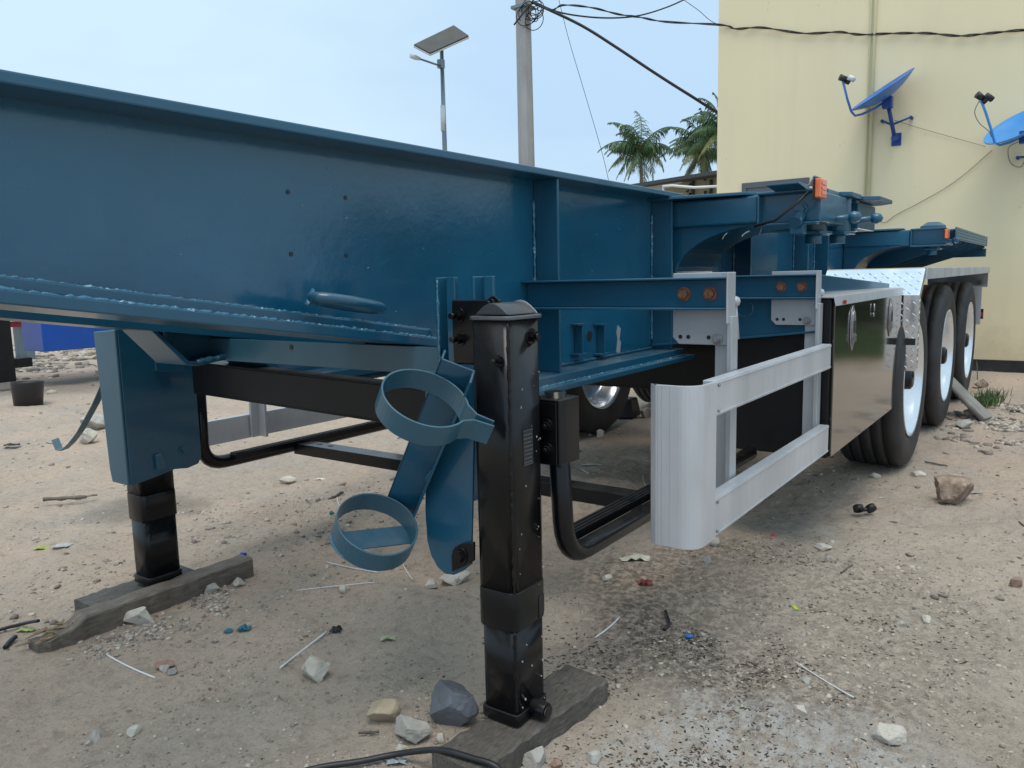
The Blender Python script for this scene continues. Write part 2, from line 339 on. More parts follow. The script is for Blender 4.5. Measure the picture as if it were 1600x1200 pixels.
# ================================================================ SETTING
def vnoise(x, y, s, seed):
    rs = np.random.RandomState(seed); P = rs.rand(256, 256)
    x = x*s; y = y*s; xi = np.floor(x).astype(int); yi = np.floor(y).astype(int); fx = x-xi; fy = y-yi
    fx = fx*fx*(3-2*fx); fy = fy*fy*(3-2*fy)
    def g(i, j): return P[i & 255, j & 255]
    return (g(xi,yi)*(1-fx)*(1-fy)+g(xi+1,yi)*fx*(1-fy)+g(xi,yi+1)*(1-fx)*fy+g(xi+1,yi+1)*fx*fy)-.5
def gheight(x, y):
    d = np.hypot(x, y)
    near = np.clip((16-d)/8, 0, 1)
    h = .030*vnoise(x, y, 1.6, 1)+.030*vnoise(x, y, 4.1, 2)+.018*vnoise(x, y, 10., 3)+.009*vnoise(x, y, 25, 4)*(.6+1.6*np.abs(vnoise(x, y, 3, 6)))+.006*vnoise(x, y, 55, 5)
    # kept low and flat where planks, boards and tyres stand
    for (cx, cy, r) in ((1.5,1.08,.45),(1.4,2.65,.6),(5,.9,.55),(6.45,.9,.55),(7.9,.9,.55),(5,2.9,.55),(6.45,2.9,.55),(7.9,2.9,.55)):
        w = np.clip(1.4-np.hypot(x-cx, y-cy)/r, 0, 1); h = h*(1-.8*w)
    return (h-.006)*near
def axis_coords(lo, hi, c0, c1, fine, far):
    a = list(np.arange(c0, c1, fine)); s = fine; x = c1
    while x < hi: a.append(x); s *= 1.09; x += s
    a.append(hi); s = fine; x = c0-fine
    pre = []
    while x > lo: pre.append(x); s *= 1.09; x -= s
    pre.append(lo); return np.array(pre[::-1]+a)
xs = axis_coords(-300, 500, .55, 5.2, .0135, 1); ys = axis_coords(-300, 500, -.7, 4.2, .0135, 1)
GX, GY = np.meshgrid(xs, ys, indexing='ij'); GZ = gheight(GX, GY)
nx, ny = GX.shape
me = bpy.data.meshes.new('ground'); idx = np.arange(nx*ny).reshape(nx, ny)
q = np.stack([idx[:-1,:-1], idx[1:,:-1], idx[1:,1:], idx[:-1,1:]], -1).reshape(-1, 4)
def fast_mesh(name, co, faces, k):
    me = bpy.data.meshes.new(name); me.vertices.add(len(co)); me.vertices.foreach_set('co', co.astype(np.float32).ravel())
    me.loops.add(faces.size); me.loops.foreach_set('vertex_index', faces.astype(np.int32).ravel())
    me.polygons.add(len(faces)); me.polygons.foreach_set('loop_start', np.arange(0, faces.size, k, dtype=np.int32)); me.update(calc_edges=True); return me
me = fast_mesh('ground', np.stack([GX, GY, GZ], -1).reshape(-1, 3), q, 4)
me.polygons.foreach_set('use_smooth', np.ones(len(q), bool))
me.materials.append(GROUND); go = bpy.data.objects.new('ground', me); col.objects.link(go); struct(go)

# ---- yellow building
BX = 10.06; BL, BR = 3.87, -.02
bld = thing('building', (BX, 1.7, 0), 'pale yellow plastered building behind the trailer with one grey window and conduit', 'building')
w0, w1, wz0, wz1 = 2.70, 3.53, 1.30, 2.28     # window opening
g = MB()
g.box(BX, BX+.25, BR, w0, 0.13, 8.2).box(BX, BX+.25, w1, BL, 0.13, 8.2).box(BX, BX+.25, w0, w1, 0.13, wz0).box(BX, BX+.25, w0, w1, wz1, 8.2)
g.box(BX+.25, BX+7, BL-.25, BL, .13, 8.2).box(BX+.25, BX+7, BR, BR+.25, .13, 8.2).box(BX+6.75, BX+7, BR+.25, BL-.25, .13, 8.2)
g.build('wall', WALL, bld)
MB().box(BX-.1, BX+7.1, BR-.1, BL+.1, 8.2, 8.32).build('roof', CREAM, bld)
MB().box(BX-.008, BX+7, BR-.008, BL+.008, -.05, .13).build('plinth', PLINTH, bld)
g = MB(); zt = wz1
g.box(BX-.03, BX+.03, w0, w1, zt-.07, zt).box(BX-.03, BX+.03, w0, w1, wz0, wz0+.06).box(BX-.03, BX+.03, w0, w0+.06, wz0+.06, zt-.07).box(BX-.03, BX+.03, w1-.06, w1, wz0+.06, zt-.07).box(BX-.025, BX+.03, 3.08, 3.14, wz0+.06, zt-.07)
wf = g.build('window', FRAMEG, bld, .004)
MB().box(BX+.005, BX+.012, w0+.06, 3.08, wz0+.06, zt-.07).build('pane', GLASSD, wf)
MB().box(BX-.006, BX+.001, 3.14, w1-.06, wz0+.06, zt-.07).build('pane', GLASSD, wf)
cy = 2.02
g = MB(); g.cyl((BX-.022, cy, .13), (BX-.022, cy, 8.0), .016).cyl((BX-.02, cy+.045, .13), (BX-.02, cy+.045, 8.0), .010, 10)
cp = g.build('conduit', PIPEY, bld)
for z in (1.75, 3.0, 4.35, 5.6):
    MB().box(BX-.042, BX, cy-.045, cy+.075, z, z+.022).build('pipe_clip', PIPEY, cp, .002)
# ---- block building far behind
fb = thing('block_building', (22, 9.5, 0), 'low olive block building with dark sloping roof edge beyond the yellow one', 'building')
g = MB(); g.box(22.3, 30, 4.5, 14, 0, 3.3)
g.prism([(4.5,3.3),(14,3.3),(14,3.55),(8.5,4.0),(4.5,4.1)], 22.3, 30, 'x'); g.build('wall', OLIVE, fb)
g = MB(); g.prism([(4.2,4.15),(14.3,3.60),(14.3,3.70),(4.2,4.25)], 21.7, 30.4, 'x'); g.build('roof', ROOFM, fb)
g = MB(); g.prism([(9.3,3.93),(14.2,3.66),(14.2,2.7)], 22.1, 22.295, 'x'); g.build('gable', CREAM, fb)
g = MB()
for i in range(46):
    y = 8.35+random.choice([0,.5,1.0])+random.uniform(-.10,.10); z = 3.0+random.random()*.85
    g.box(22.27, 22.298, y, y+random.uniform(.03,.09), z, z+random.uniform(.02,.07))
for y in (8.7, 9.25): g.box(22.2, 22.298, y, y+.06, 2.5, 3.85)
g.build('stain', PLINTH, fb)
g = MB(); pp = [PX(1037,300,20), PX(1036,291,20), PX(1050,290,20), PX(1085,293,20), PX(1125,291,20)]
g.tube([(20.0, pp[0].y, 0)]+pp, .035, 8); tag(g.build('white_pipe', WHITEP), 'thin white pipe rising and bending sideways before the olive block building', 'pipe')

# ---- palms
def palm(base, top, R, seed, label, lean=(0,1), nfr=20, dry=3):
    rnd = random.Random(seed); t = thing('palm_tree', base, label, 'palm tree', 'coconut palms beyond the yellow building')
    base = Vector(base); top = Vector(top)
    pts = [base.lerp(top, u) + Vector((math.sin(u*2.2)*.5, math.cos(u*3)*.3-.3, 0))*(1-u)*u*2 for u in np.linspace(0, 1, 12)]
    MB().tube(pts, [.26-.10*u for u in np.linspace(0, 1, 12)], 10, jitter=.08).build('trunk', TRUNK, t)
    g = MB()
    for i in range(40):
        a = rnd.random()*6.28; e = rnd.uniform(-.4, 1.2); d = Vector((math.cos(a)*math.cos(e), math.sin(a)*math.cos(e), math.sin(e)-.2)); g.tube([top, top+d*rnd.uniform(.3,.75)], [.07,.03], 5)
    for i in range(7):
        a = rnd.random()*6.28; c = top+Vector((math.cos(a)*.35, math.sin(a)*.35, -.3)); g.lathe([(.001,-.13),(.10,-.08),(.13,0),(.10,.08),(.001,.13)], c, (0,0,1), 8)
    g.build('fruit_cluster', COCO, t)
    for i in range(nfr):
        a = i*2.399+rnd.uniform(-.2,.2); e = rnd.uniform(.9,1.5) if i < 5 else (rnd.uniform(.25,1.0) if i < 12 else rnd.uniform(-.95,.15))
        Lf = R*rnd.uniform(.82,1.12); h = Vector((math.cos(a), math.sin(a), 0)); p = top.copy(); d = (h*math.cos(e)+Vector((0,0,math.sin(e)))).normalized(); ra = [p.copy()]; n = 16
        wind = Vector((lean[0], lean[1], 0))*.035
        for k in range(n):
            d = (d + Vector((0,0,-.085-.03*(k/n))) + wind).normalized(); p = p + d*(Lf/n); ra.append(p.copy())
        g = MB(); g.tube(ra, [.045*(1-k/(n+1))+.008 for k in range(n+1)], 4)
        for k in range(n*3):
            u = (k+2)/(n*3+1.5)*n; i0 = min(int(u), n-1); f = u-i0; q = ra[i0].lerp(ra[i0+1], f); tg = (ra[i0+1]-ra[i0]).normalized()
            sd_ = tg.cross(Vector((0,0,1))); 
            if sd_.length < .05: sd_ = Vector((1,0,0))
            sd_.normalize(); ll = R*.33*math.sin(min(1, .25+u/n*.9)*math.pi*.86+.25)*rnd.uniform(.75,1.15)
            if ll < .1: ll = .15
            for sg in (-1, 1):
                dr = (sd_*sg*.72 + tg*.55 + Vector((0,0,-.85*rnd.uniform(.3,1.6)))+wind*3).normalized(); w = tg*.045
                m1 = q + dr*ll*.55; e1 = q + (dr+Vector((0,0,-.42))).normalized()*ll
                g.add([q-w*.7, q+w*.7, m1+w, m1-w, e1], [(0,1,2,3),(3,2,4)])
        g.build('frond', LEAFY if (i >= nfr-dry) else LEAF, t)
def palm_at(px, py, d, R, seed, label, **k):
    p = PD(px, py, d); palm((p.x+.6, p.y+.8, 0), p, R, seed, label, **k)
palm_at(1000, 231, 78, 4.5, 3, 'wind-blown palm standing clear in the sky, leftmost of three', lean=(-.3,.8), nfr=20)
palm_at(1096, 234, 84, 4.8, 11, 'middle palm with pale stalk beside the yellow building edge', lean=(-.3,.8), nfr=22, dry=5)
palm_at(1128, 203, 80, 4.5, 23, 'right-hand palm half hidden behind the yellow building edge', lean=(-.3,.8), nfr=20)

# ---- utility pole, lamp
pb = PD(826, 440, 12); 
pole = thing('utility_pole', (pb.x, pb.y, 0), 'tapering grey concrete utility pole with black cable coils at its head', 'utility pole')
def poleat(z): 
    u = z/8.5; return Vector((pb.x-.0*u, pb.y, z))
pa = PD(823, 258, 12); pt_ = PD(817, 0, 12)
dirp = (pt_-pa)/(pt_.z-pa.z); p0 = pa - dirp*pa.z; p1 = pa+dirp*(7.4-pa.z); pole.location = p0; WLOC[pole.name] = tuple(p0)
def pole_at(z): return pa+dirp*(z-pa.z)
g = MB(); g.tube([p0+(p1-p0)*u for u in np.linspace(0,1,12)], [.135-.033*u for u in np.linspace(0,1,12)], 8, smooth=False); g.build('shaft', CONC, pole, .008)
zc = PD(832, 12, 12).z
g = MB()
for i in range(9):
    c = PD(random.uniform(822,840), random.uniform(5,32), 11.85); r = random.uniform(.06,.15); ax = Vector((random.uniform(-.4,.4)-.8, random.uniform(-.3,.3)-.58, random.uniform(-.4,.4))).normalized(); a = ax.orthogonal().normalized(); b = ax.cross(a)
    g.tube([c+a*math.cos(t)*r+b*math.sin(t)*r*1.15 for t in np.linspace(0, 6.5, 26)], .0065, 5)
g.tube([PD(826,8,11.8), PD(815,24,11.8), PD(803,39,11.8)], .012, 6)
g.build('cable_coil', CABLE, pole)
g = MB(); g.box(-.13,.13,-.13,.13,-.02,.02, Matrix.Translation(pole_at(zc))); g.build('clamp_band', GALV, pole)
lb = PD(694, 440, 18)
lamp = thing('street_lamp', (lb.x, lb.y, 0), 'slim solar street lamp with tilted panel and side arm', 'street lamp')
ptop = PD(690, 78, 18); pbt = PD(695, 234, 18); dl = (ptop-pbt)/(ptop.z-pbt.z); b0 = pbt-dl*pbt.z
lamp.location = b0; WLOC[lamp.name] = tuple(b0)
MB().tube([b0, pbt, ptop], [.065,.055,.042], 12).build('post', GALV, lamp)
zz1, zz2 = PD(693,205,18), PD(692,165,18); MB().tube([zz1, zz2], [.0605,.0585], 12).build('painted_band', GALVL, lamp)
C4 = [PD(647,72,17.55), PD(672,85,17.3), PD(732,58,17.9), PD(709,42,18.15)]
nrm = (C4[1]-C4[0]).cross(C4[3]-C4[0]).normalized()
if nrm.z < 0: nrm = -nrm
g = MB(); g.add([c+nrm*.04 for c in C4]+[c+nrm*.0 for c in C4], [(0,1,2,3),(4,5,6,7),(0,1,5,4),(1,2,6,5),(2,3,7,6),(3,0,4,7)])
sp = g.build('solar_panel', PANEL_UNDER, lamp)
g = MB()
for i in range(4): a, b = C4[i], C4[(i+1) % 4]; g.tube([a-nrm*.01, b-nrm*.01], .022, 4, smooth=False)
cc = sum(C4, Vector())/4; e1 = (C4[3]-C4[0])*.25; e2 = (C4[1]-C4[0])*.22
g.build('panel_frame', GALVL, sp)
g = MB(); vs_ = [cc+e1*a+e2*b-nrm*h for h in (.005,.09) for a, b in ((-1.,-1),(1.,-1),(1.,1),(-1.,1))]; g.add(vs_, [(0,1,2,3),(4,5,6,7),(0,1,5,4),(1,2,6,5),(2,3,7,6),(3,0,4,7)]); g.build('battery_box', simple('battery_box_grey', (.12,.125,.13)), sp)
MB().tube([ptop, cc-nrm*.08], [.042,.05], 10).build('bracket', GALV, lamp)
g = MB(); a0 = PD(688,103,17.95); a1 = PD(641,87,17.6); g.tube([a0, a0.lerp(a1,.75)], .022, 8); g.box(-.06,.06,-.06,.06,-.09,.09, Matrix.Translation(PD(689,100,18))); g.build('arm', GALV, lamp)
MB().tube([a0.lerp(a1,.68), a0.lerp(a1,.85), a1], [.035,.055,.05], 8).build('lamp_head', GALVL, lamp)

# ---- cables
def cable(name, pts, r, label, m=CABLE, seg=6, twist=0.):
    g = MB(); P_ = []
    pts = [Vector(p) for p in pts]
    for i in range(len(pts)-1):       # catmull-rom
        p0_, p1_, p2_, p3_ = pts[max(i-1,0)], pts[i], pts[i+1], pts[min(i+2,len(pts)-1)]
        for k in range(8):
            t = k/8; P_.append(.5*((2*p1_)+(-p0_+p2_)*t+(2*p0_-5*p1_+4*p2_-p3_)*t*t+(-p0_+3*p1_-3*p2_+p3_)*t**3))
    P_.append(pts[-1])
    if twist:
        n = len(P_)
        for ph in (0, math.pi):
            g.tube([p+Vector((math.cos(i*.55+ph)*twist, 0, math.sin(i*.55+ph)*twist)) for i, p in enumerate(P_)], r, seg)
    else: g.tube(P_, r, seg)
    return tag(recenter(g.build(name, m)), label, 'cable')
cable('overhead_cable', [PD(831,3,11.9), PD(905,38,11.9), PD(960,72,11.9), PD(1020,112,11.9), PD(1075,147,11.9), PD(1135,183,12.0), Vector((BX+1.2, BL+.02, 3.3))], .021, 'thick black cable sloping steeply from the pole to the yellow building')
wx = BX-.03
cable('overhead_cable', [PD(829,2,11.9), PD(860,16,11.6), PD(880,8,11.3), PD(925,12,11.2), PD(965,22,11.2), PD(1000,27,11), PD(1040,34,10.9)]+[PX(x,y,wx) for x,y in ((1128,39),(1150,45),(1190,43),(1255,52),(1310,50),(1345,54),(1400,52),(1450,52),(1500,56),(1545,52),(1600,47),(1680,46))], .0075, 'twisted black cable pair sagging along the top of the yellow wall', twist=.008)
cable('overhead_cable', [PD(831,1,11.9), PD(870,18,11.9), PD(915,26,12), PD(960,28,12.2), PD(1000,24,12.5), PD(1040,12,13), PD(1072,-2,13.4), PD(1130,-30,14)], .012, 'black cable dipping from the pole then rising out of view')
cable('thin_wire', [PD(868,-25,13), PD(874,3,13), PD(890,66,13), PD(915,150,13), PD(940,236,13), PD(951,282,13), PD(962,330,13)], .0045, 'hair-thin wire hanging slanted left of the palms')
cable('thin_wire', [PD(1060,-6,12.5), PD(1090,15,12.4), PD(1122,38,12.3), Vector((BX+1.6,BL+.01,4.6))], .005, 'thin wire running down to the top left of the yellow wall')
cable('thin_wire', [PX(x,y,wx+.015) for x,y in ((1340,346),(1372,347),(1384,347),(1400,336),(1440,315),(1480,292),(1510,270),(1550,235))], .0035, 'thin grey wire climbing across the yellow wall to the right-hand dish', CABLEG)
cable('thin_wire', [PX(x,y,wx+.015) for x,y in ((1398,188),(1440,201),(1490,215),(1540,229))], .0025, 'very fine pale wire strung between the two blue dishes', CABLEG)
# ---- satellite dishes on the wall
def dish(px, py, R, ax_dir, hub, foot, feet, arm, lnbs, mt, label, strap=None):
    c = PX(px, py, 9.72); t = thing('satellite_dish', (BX-.02, foot.y, foot.z), label, 'satellite dish')
    ax = Vector(ax_dir).normalized(); D = .13*R/.45
    prof = [(r*R, D*(r*r)-D*.5) for r in np.linspace(.002, 1, 10)]; prof += [(R*1.012, prof[-1][1]), (R*1.012, prof[-1][1]-.012)]+[(r*R, D*(r*r)-D*.5-.010) for r in np.linspace(.98, .002, 9)]
    MB().lathe(prof, c, ax, 56).build('reflector', mt, t)
    b = c-ax*(D*.5)
    g = MB(); g.box(-.05,.05,-.05,.05,-.09,.03, Matrix.Translation(b-ax*.03)); g.tube([b-ax*.02, hub], .035, 10); g.build('back_bracket', DISHD, t, .004)
    g = MB(); g.tube([hub, foot], .022, 12); g.tube([foot+Vector((.03,0,0)), foot-Vector((.03,0,0))], .034, 12); g.box(BX-.012, BX, foot.y-.05, foot.y+.05, foot.z-.07, foot.z+.07); g.tube([foot, (BX-.005, foot.y, foot.z)], .02, 8); g.build('mast', DISHD, t)
    for f in feet:
        g = MB(); m_ = hub.lerp(foot, .62); g.tube([m_, f, Vector((BX, f.y, f.z))], .011, 8); g.tube([f+Vector((0,0,-.0)), Vector((BX-.004, f.y, f.z))], .018, 8); g.build('stay', DISHD, t)
    g = MB(); g.tube(arm, .0125, 8); g.build('arm', mt, t)
    g = MB(); e = arm[-1]; d = (c-e).normalized(); g.tube([e-d*.03, e+d*.05], [.035,.03], 12); g.tube([e+d*.05, e+d*.09], [.042,.045], 12); ln = g.build('feed_horn', PLASTB, t)
    if lnbs:
        g = MB(); g.tube([e+Vector((0,-.06,0)), e+Vector((0,-.06,0))+d*.08], .03, 10); g.build('feed_cap', WHITEP if lnbs == 2 else PLASTB, t)
    return t
def armpath(pts, x0, x1):
    n = len(pts); return [PX(p[0], p[1], x0+(x1-x0)*i/(n-1)) for i, p in enumerate(pts)]
d1c = PX(1381, 146, 9.72); 
axd = (PX(1332,60,9.55)-d1c); 
a1 = PX(1430,113,9.72)-PX(1331,179,9.72)   # visible long axis of the reflector
vdir = d1c.normalized() if False else (d1c-Vector((0,0,HC))).normalized()
nax = a1.cross(vdir).normalized()
if nax.z < 0: nax = -nax
ax1 = (nax*.985 - vdir*.03 + Vector((-.02,0,0))).normalized()
dish(1381,146, a1.length/2, ax1, PX(1387,160,9.80), PX(1398,216,9.95), [PX(1378,189,9.97), PX(1423,183,9.97)],
     armpath([(1384,158),(1366,170),(1348,178),(1336,181),(1330,174),(1324,155),(1316,122)], 9.74, 9.45), 2, DISHB, 'darker blue dish tilted upward left of the wall conduit')
a2 = PX(1655,170,9.72)-PX(1539,227,9.72); d2c = (PX(1655,170,9.72)+PX(1539,227,9.72))/2
v2 = (d2c-Vector((0,0,HC))).normalized(); nax = a2.cross(v2).normalized(); nax = nax if nax.z > 0 else -nax
ax2 = (nax*.95 - v2*.30).normalized()
_t = dish(1597,199, a2.length/2, ax2, PX(1606,215,9.80), PX(1618,262,9.95), [PX(1590,246,9.97), PX(1640,240,9.97)],
     armpath([(1600,212),(1580,222),(1562,227),(1554,222),(1548,200),(1540,175),(1530,150)], 9.74, 9.45), 1, DISHL, 'bright light-blue dish cut by the right edge of the photo')
cable('thin_wire', [PX(1530,158,9.46), PX(1523,175,9.48), PX(1530,192,9.5), PX(1545,205,9.55), PX(1549,214,9.6)], .004, 'loose lead looping beside the arm of the right-hand dish', CABLEG)
cable('thin_wire', [PX(1590,222,9.8), PX(1576,231,10.0), PX(1577,250,10.03), PX(1585,259,10.03), PX(1596,260,10.03), PX(1602,246,10.03), PX(1594,247,10.03)], .004, 'loose lead curling on the wall below the right-hand dish', CABLEG)

# ---- hedge and grass beyond the right end of the wall (seen mirrored in the toolbox door)
def leaf_cloud(n, lo, hi, size, rng, bumpy=1.2):
    c = rng.uniform(lo, hi, (n, 3)); d = rng.normal(size=(n, 3)); d /= np.linalg.norm(d, axis=1)[:,None]; e = np.cross(d, rng.normal(size=(n, 3))); e /= np.linalg.norm(e, axis=1)[:,None]
    hgt = hi[2]*(.75+.5*vnoise(c[:,0], c[:,1], bumpy, 9)+.25*vnoise(c[:,0], c[:,1], 3, 10)); c = c[c[:,2] < hgt] if True else c; n = len(c); d = d[:n]; e = e[:n]; s = rng.uniform(.5, 1.2, (n,1))*size
    v = np.stack([c-d*s, c+e*s*.45, c+d*s, c-e*s*.45], 1).reshape(-1, 3); f = np.arange(4*n).reshape(-1, 4); return v, f
v, f = leaf_cloud(9000, (14.5,-14,0), (16.5,-.9,3.6), .22, RNG)
me = fast_mesh('hedge', v, f, 4); me.materials.append(HEDGE); ho = bpy.data.objects.new('hedge', me); col.objects.link(ho)
ho['kind'] = 'stuff'; ho['label'] = 'dark green hedge beyond the right end of the yellow wall'; ho['category'] = 'hedge'
g = MB(); g.prism([(14.9,0),(16.1,0),(16.0,1.6),(15.4,2.3),(15.0,1.5)], -13.5, -1.2, 'y'); o = g.build('hedge_core', HEDGE); o['kind'] = 'stuff'; o['label'] = 'dense dark inside of the hedge beyond the wall end'; o['category'] = 'hedge'
def blades(n, cx, cy, sx_, sy_, h, name, label, cat, kind=None, m=GRASSM):
    g = MB()
    xs2 = np.array([random.gauss(cx, sx_) for _ in range(n)]); ys2 = np.array([random.gauss(cy, sy_) for _ in range(n)]); zs2 = gheight(xs2, ys2)
    for i in range(n):
        x = float(xs2[i]); y = float(ys2[i]); z = float(zs2[i]); a = random.random()*6.28; hh = h*random.uniform(.4,1.1); lx, ly = random.uniform(-.5,.5)*hh, random.uniform(-.5,.5)*hh; w = .003+hh*.02
        dx, dy = math.cos(a)*w, math.sin(a)*w
        g.add([(x-dx,y-dy,z-.01),(x+dx,y+dy,z-.01),(x+dx*.6+lx*.5,y+dy*.6+ly*.5,z+hh*.6),(x-dx*.6+lx*.5,y-dy*.6+ly*.5,z+hh*.6),(x+lx,y+ly,z+hh)], [(0,1,2,3),(3,2,4)])
    o = g.build(name, m)
    if kind: o['kind'] = kind
    else: recenter(o)
    return tag(o, label, cat)
blades(9000, 12.4, -2.4, 1.3, 1.3, .26, 'grass', 'rough green grass beyond the right end of the yellow wall', 'grass', 'stuff')
p = G(1541, 628); blades(420, p.x, p.y, .20, .055, .10, 'grass_tuft', 'small green weed tuft growing beside the rearmost wheels', 'grass', 'stuff')

# ================================================================ TRAILER
T = thing('container_trailer', (1.5, 1.91, 0), 'long blue skeletal container trailer standing on black landing legs', 'trailer')
YC = 1.91
def mir(y, s): return y if s > 0 else 2*YC - y
NW = 1.50   # near web
bot = [(-.8,1.215),(.3,1.205),(1.62,.985),(1.79,.80),(3.25,.80),(3.25,.80),(9.3,.80),(9.3,1.14)]
for s in (1, -1):
    g = MB(); y0, y1 = sorted((mir(1.50, s), mir(1.512, s)))
    g.prism([(-.8,1.465),(9.3,1.465),(9.3,1.10),(8.6,.86),(3.4,.82),(1.80,.82),(1.62,1.005),(.3,1.21),(-.8,1.22)], y0, y1)
    mb_ = g.build('main_beam', BLUE_FLAT, T)
    a, b = sorted((mir(1.395, s), mir(1.62, s))); MB().box(-.8, 3.25, a, b, 1.465, 1.487).build('top_flange', BLUE, mb_, .004)
    a, b = sorted((mir(1.40, s), mir(1.62, s))); MB().box(3.252, 9.3, a, b, 1.455, 1.475).build('top_flange', BLUE, mb_, .004)
    a, b = sorted((mir(1.385, s), mir(1.63, s)))
    g = MB(); g.prism([(1.80,.79),(3.23,.79),(3.23,.82),(1.815,.82)], a, b); g.build('bottom_flange', BLUE, mb_, .004)
    a2, b2 = sorted((mir(1.36, s), mir(1.62, s)))
    g = MB(); g.prism([(1.80,.768),(3.30,.768),(3.30,.788),(1.80,.788)], a2, b2); g.build('bottom_flange', BLUE, mb_, .004)
    g = MB(); g.prism([(1.55,1.00),(1.75,.815),(1.80,.79),(1.80,.768),(1.74,.785),(1.54,.97)], *sorted((mir(1.40,s), mir(1.62,s)))); g.build('bottom_flange', BLUE, mb_, .004)
    # lower flange of the gooseneck: two stacked plates with a rounded rear end
    sl = -.150
    def gz(x): return 1.167 + (x-.54)*sl
    def rounded(y_out, y_in, x1, r):
        pts = [(.2, y_in), (.2, y_out)]
        for t in np.linspace(0, math.pi/2, 9): pts.append((x1-r+r*math.sin(t), y_out + r*(1-math.cos(t))))
        pts.append((x1, y_in)); return pts
    for (yo, xe, dz, th, rr) in ((1.415, 1.655, 0, .022, .085), (1.385, 1.685, -.023, .024, .10)):
        g = MB(); pl = rounded(yo, 1.64, xe, rr); n = len(pl)
        tp = [(x, mir(y, s), gz(max(x,.2))+dz) for x, y in pl]; bt = [(x, y, z-th) for x, y, z in tp]
        # split at x=.2 not needed: the plate is straight in view
        g.v = tp+bt; g.f = [tuple(range(n)), tuple(range(2*n-1, n-1, -1))]+[(i, (i+1) % n, n+(i+1) % n, n+i) for i in range(n)]; g.sm = [False]*len(g.f)
        ys_ = sorted((mir(yo, s), mir(1.64, s))); g.box(-.8, .199, ys_[0], ys_[1], gz(.2)+dz-th, gz(.2)+dz)
        g.build('gooseneck_plate', BLUE, mb_, .003)
        if s > 0:
            path = [(x, y+.005, gz(x)+dz+.0005) for x, y in pl[1:-1]]; weld(path, .0032 if dz else .0026, parent=mb_, step=.006, jit=.8)
    if s > 0:
        weld([(x, 1.494, gz(x)+.003) for x in (-.3, 1.58)], .006, m=BLUE, parent=mb_)
        weld([(1.83,1.494,.826),(3.2,1.494,.826)], .006, m=BLUE, parent=mb_)
        weld([(1.82,1.386,.789),(3.22,1.386,.789)], .0045, parent=mb_)
    # stiffeners
    for x in (2.235, 3.145, 4.15, 5.25, 5.75, 6.85):
        yy = sorted((mir(1.405, s), mir(1.499, s)))
        MB().prism([(yy[0],.821),(yy[1],.821),(yy[1],1.464 if x < 3.2 else 1.454),(yy[0],1.464 if x < 3.2 else 1.454)], x, x+.012, 'x').build('stiffener', BLUE, mb_, .002)
        if s > 0: weld([(x-.006,1.496,.86),(x-.006,1.496,1.40)], .0045, parent=mb_, jit=.6)
# far side: bent lower flange that drops from the gooseneck to the leg bracket
FB = [o for o in bpy.data.objects if o.name.startswith('main_beam')][1]
pts_ = [(.6,1.118),(1.215,1.070),(1.368,.905),(1.40,.900),(1.52,.912)]
MB().prism([(.6,1.30),(1.55,1.30),(1.55,.925)]+[(a, b+.006) for a, b in pts_[::-1]], 2.300, 2.307).build('gusset_web', BLUE, FB)
g = MB(); g.band([(a, 2.30, b) for a, b in pts_], (0,1,0), .17, .014); g.build('gusset_flange', BLUE, FB, .002)
MB().box(1.30,1.315,2.225,2.299,.975,1.29).build('stiffener', BLUE, FB, .002)
weld([(1.40,2.22,.907),(1.52,2.22,.919)], .007, parent=FB)
# second web further in, seen from other positions as the closed gooseneck box
NB = [o for o in bpy.data.objects if o.name.startswith('main_beam')][0]
g = MB(); rr_ = random.Random(8)
for i in range(60):
    x = rr_.uniform(.3, 3.1); zc_ = rr_.uniform(1.0, 1.44) if x > 1.7 else rr_.uniform(1.2-.15*(x-.3), 1.44); e_ = rr_.uniform(.0008,.0028); g.box(x, x+e_*rr_.uniform(.6,2.5), 1.4985, 1.4998, zc_, zc_+e_)
o = g.build('paint_chips', mat('primer_specks', (.22,.30,.36), .7), NB); o['kind'] = 'stuff'
for px, py in ((450,300),(540,309),(455,397),(541,399)):
    p = PY(px, py, 1.4995); g = MB(); g.tube([p, p-Vector((0,.0012,0))], .0055, 14); g.build('bolt_hole', PLASTB, NB)
# welded brackets low on the web
for px in (905, 940):
    a = PY(px, 508, 1.48); b = PY(px, 552, 1.48)
    g = MB(); g.box(a.x-.004, a.x+.004, 1.465, 1.4995, b.z, a.z); g.box(a.x-.032, a.x+.032, 1.462, 1.4995, a.z, a.z+.006); g.box(a.x-.032, a.x+.032, 1.462, 1.4995, b.z-.006, b.z); g.build('hose_bracket', BLUE, NB, .001)
p = PY(921, 525, 1.4995); g = MB(); g.tube([p, p-Vector((0,.0015,0))], .02, 14); o = g.build('web_hole', PLASTB, NB); 
p = PY(966, 531, 1.4995); g = MB(); g.prism([(p.x-.018,p.z-.05),(p.x+.012,p.z-.055),(p.x+.020,p.z-.01),(p.x+.008,p.z+.0),(p.x+.018,p.z+.045),(p.x-.004,p.z+.06),(p.x-.016,p.z+.03),(p.x-.008,p.z)], 1.4975, 1.4995); g.build('bare_patch', ALU2, NB)
# lashing ring lying on the plate
g = MB(); c = Vector((1.262,1.372,1.092)); ex = Vector((1,.10,-.17)).normalized(); ey = Vector((0,1,0)) - ex*ex.y; ey.normalize()
pts = [c + ex*math.cos(t)*.105 + ey*math.sin(t)*.052 for t in np.linspace(0, 2*math.pi, 41)]; g.tube(pts, .0125, 10, cap=False); g.build('lashing_ring', BLUE, T)
g = MB(); g.tube([c-ex*.118+Vector((0,.02,-.02)), c-ex*.095+Vector((0,.02,.016)), c-ex*.07+Vector((0,.025,-.01))], .0065, 8, jitter=.2); g.build('ring_lug', WELD, T)

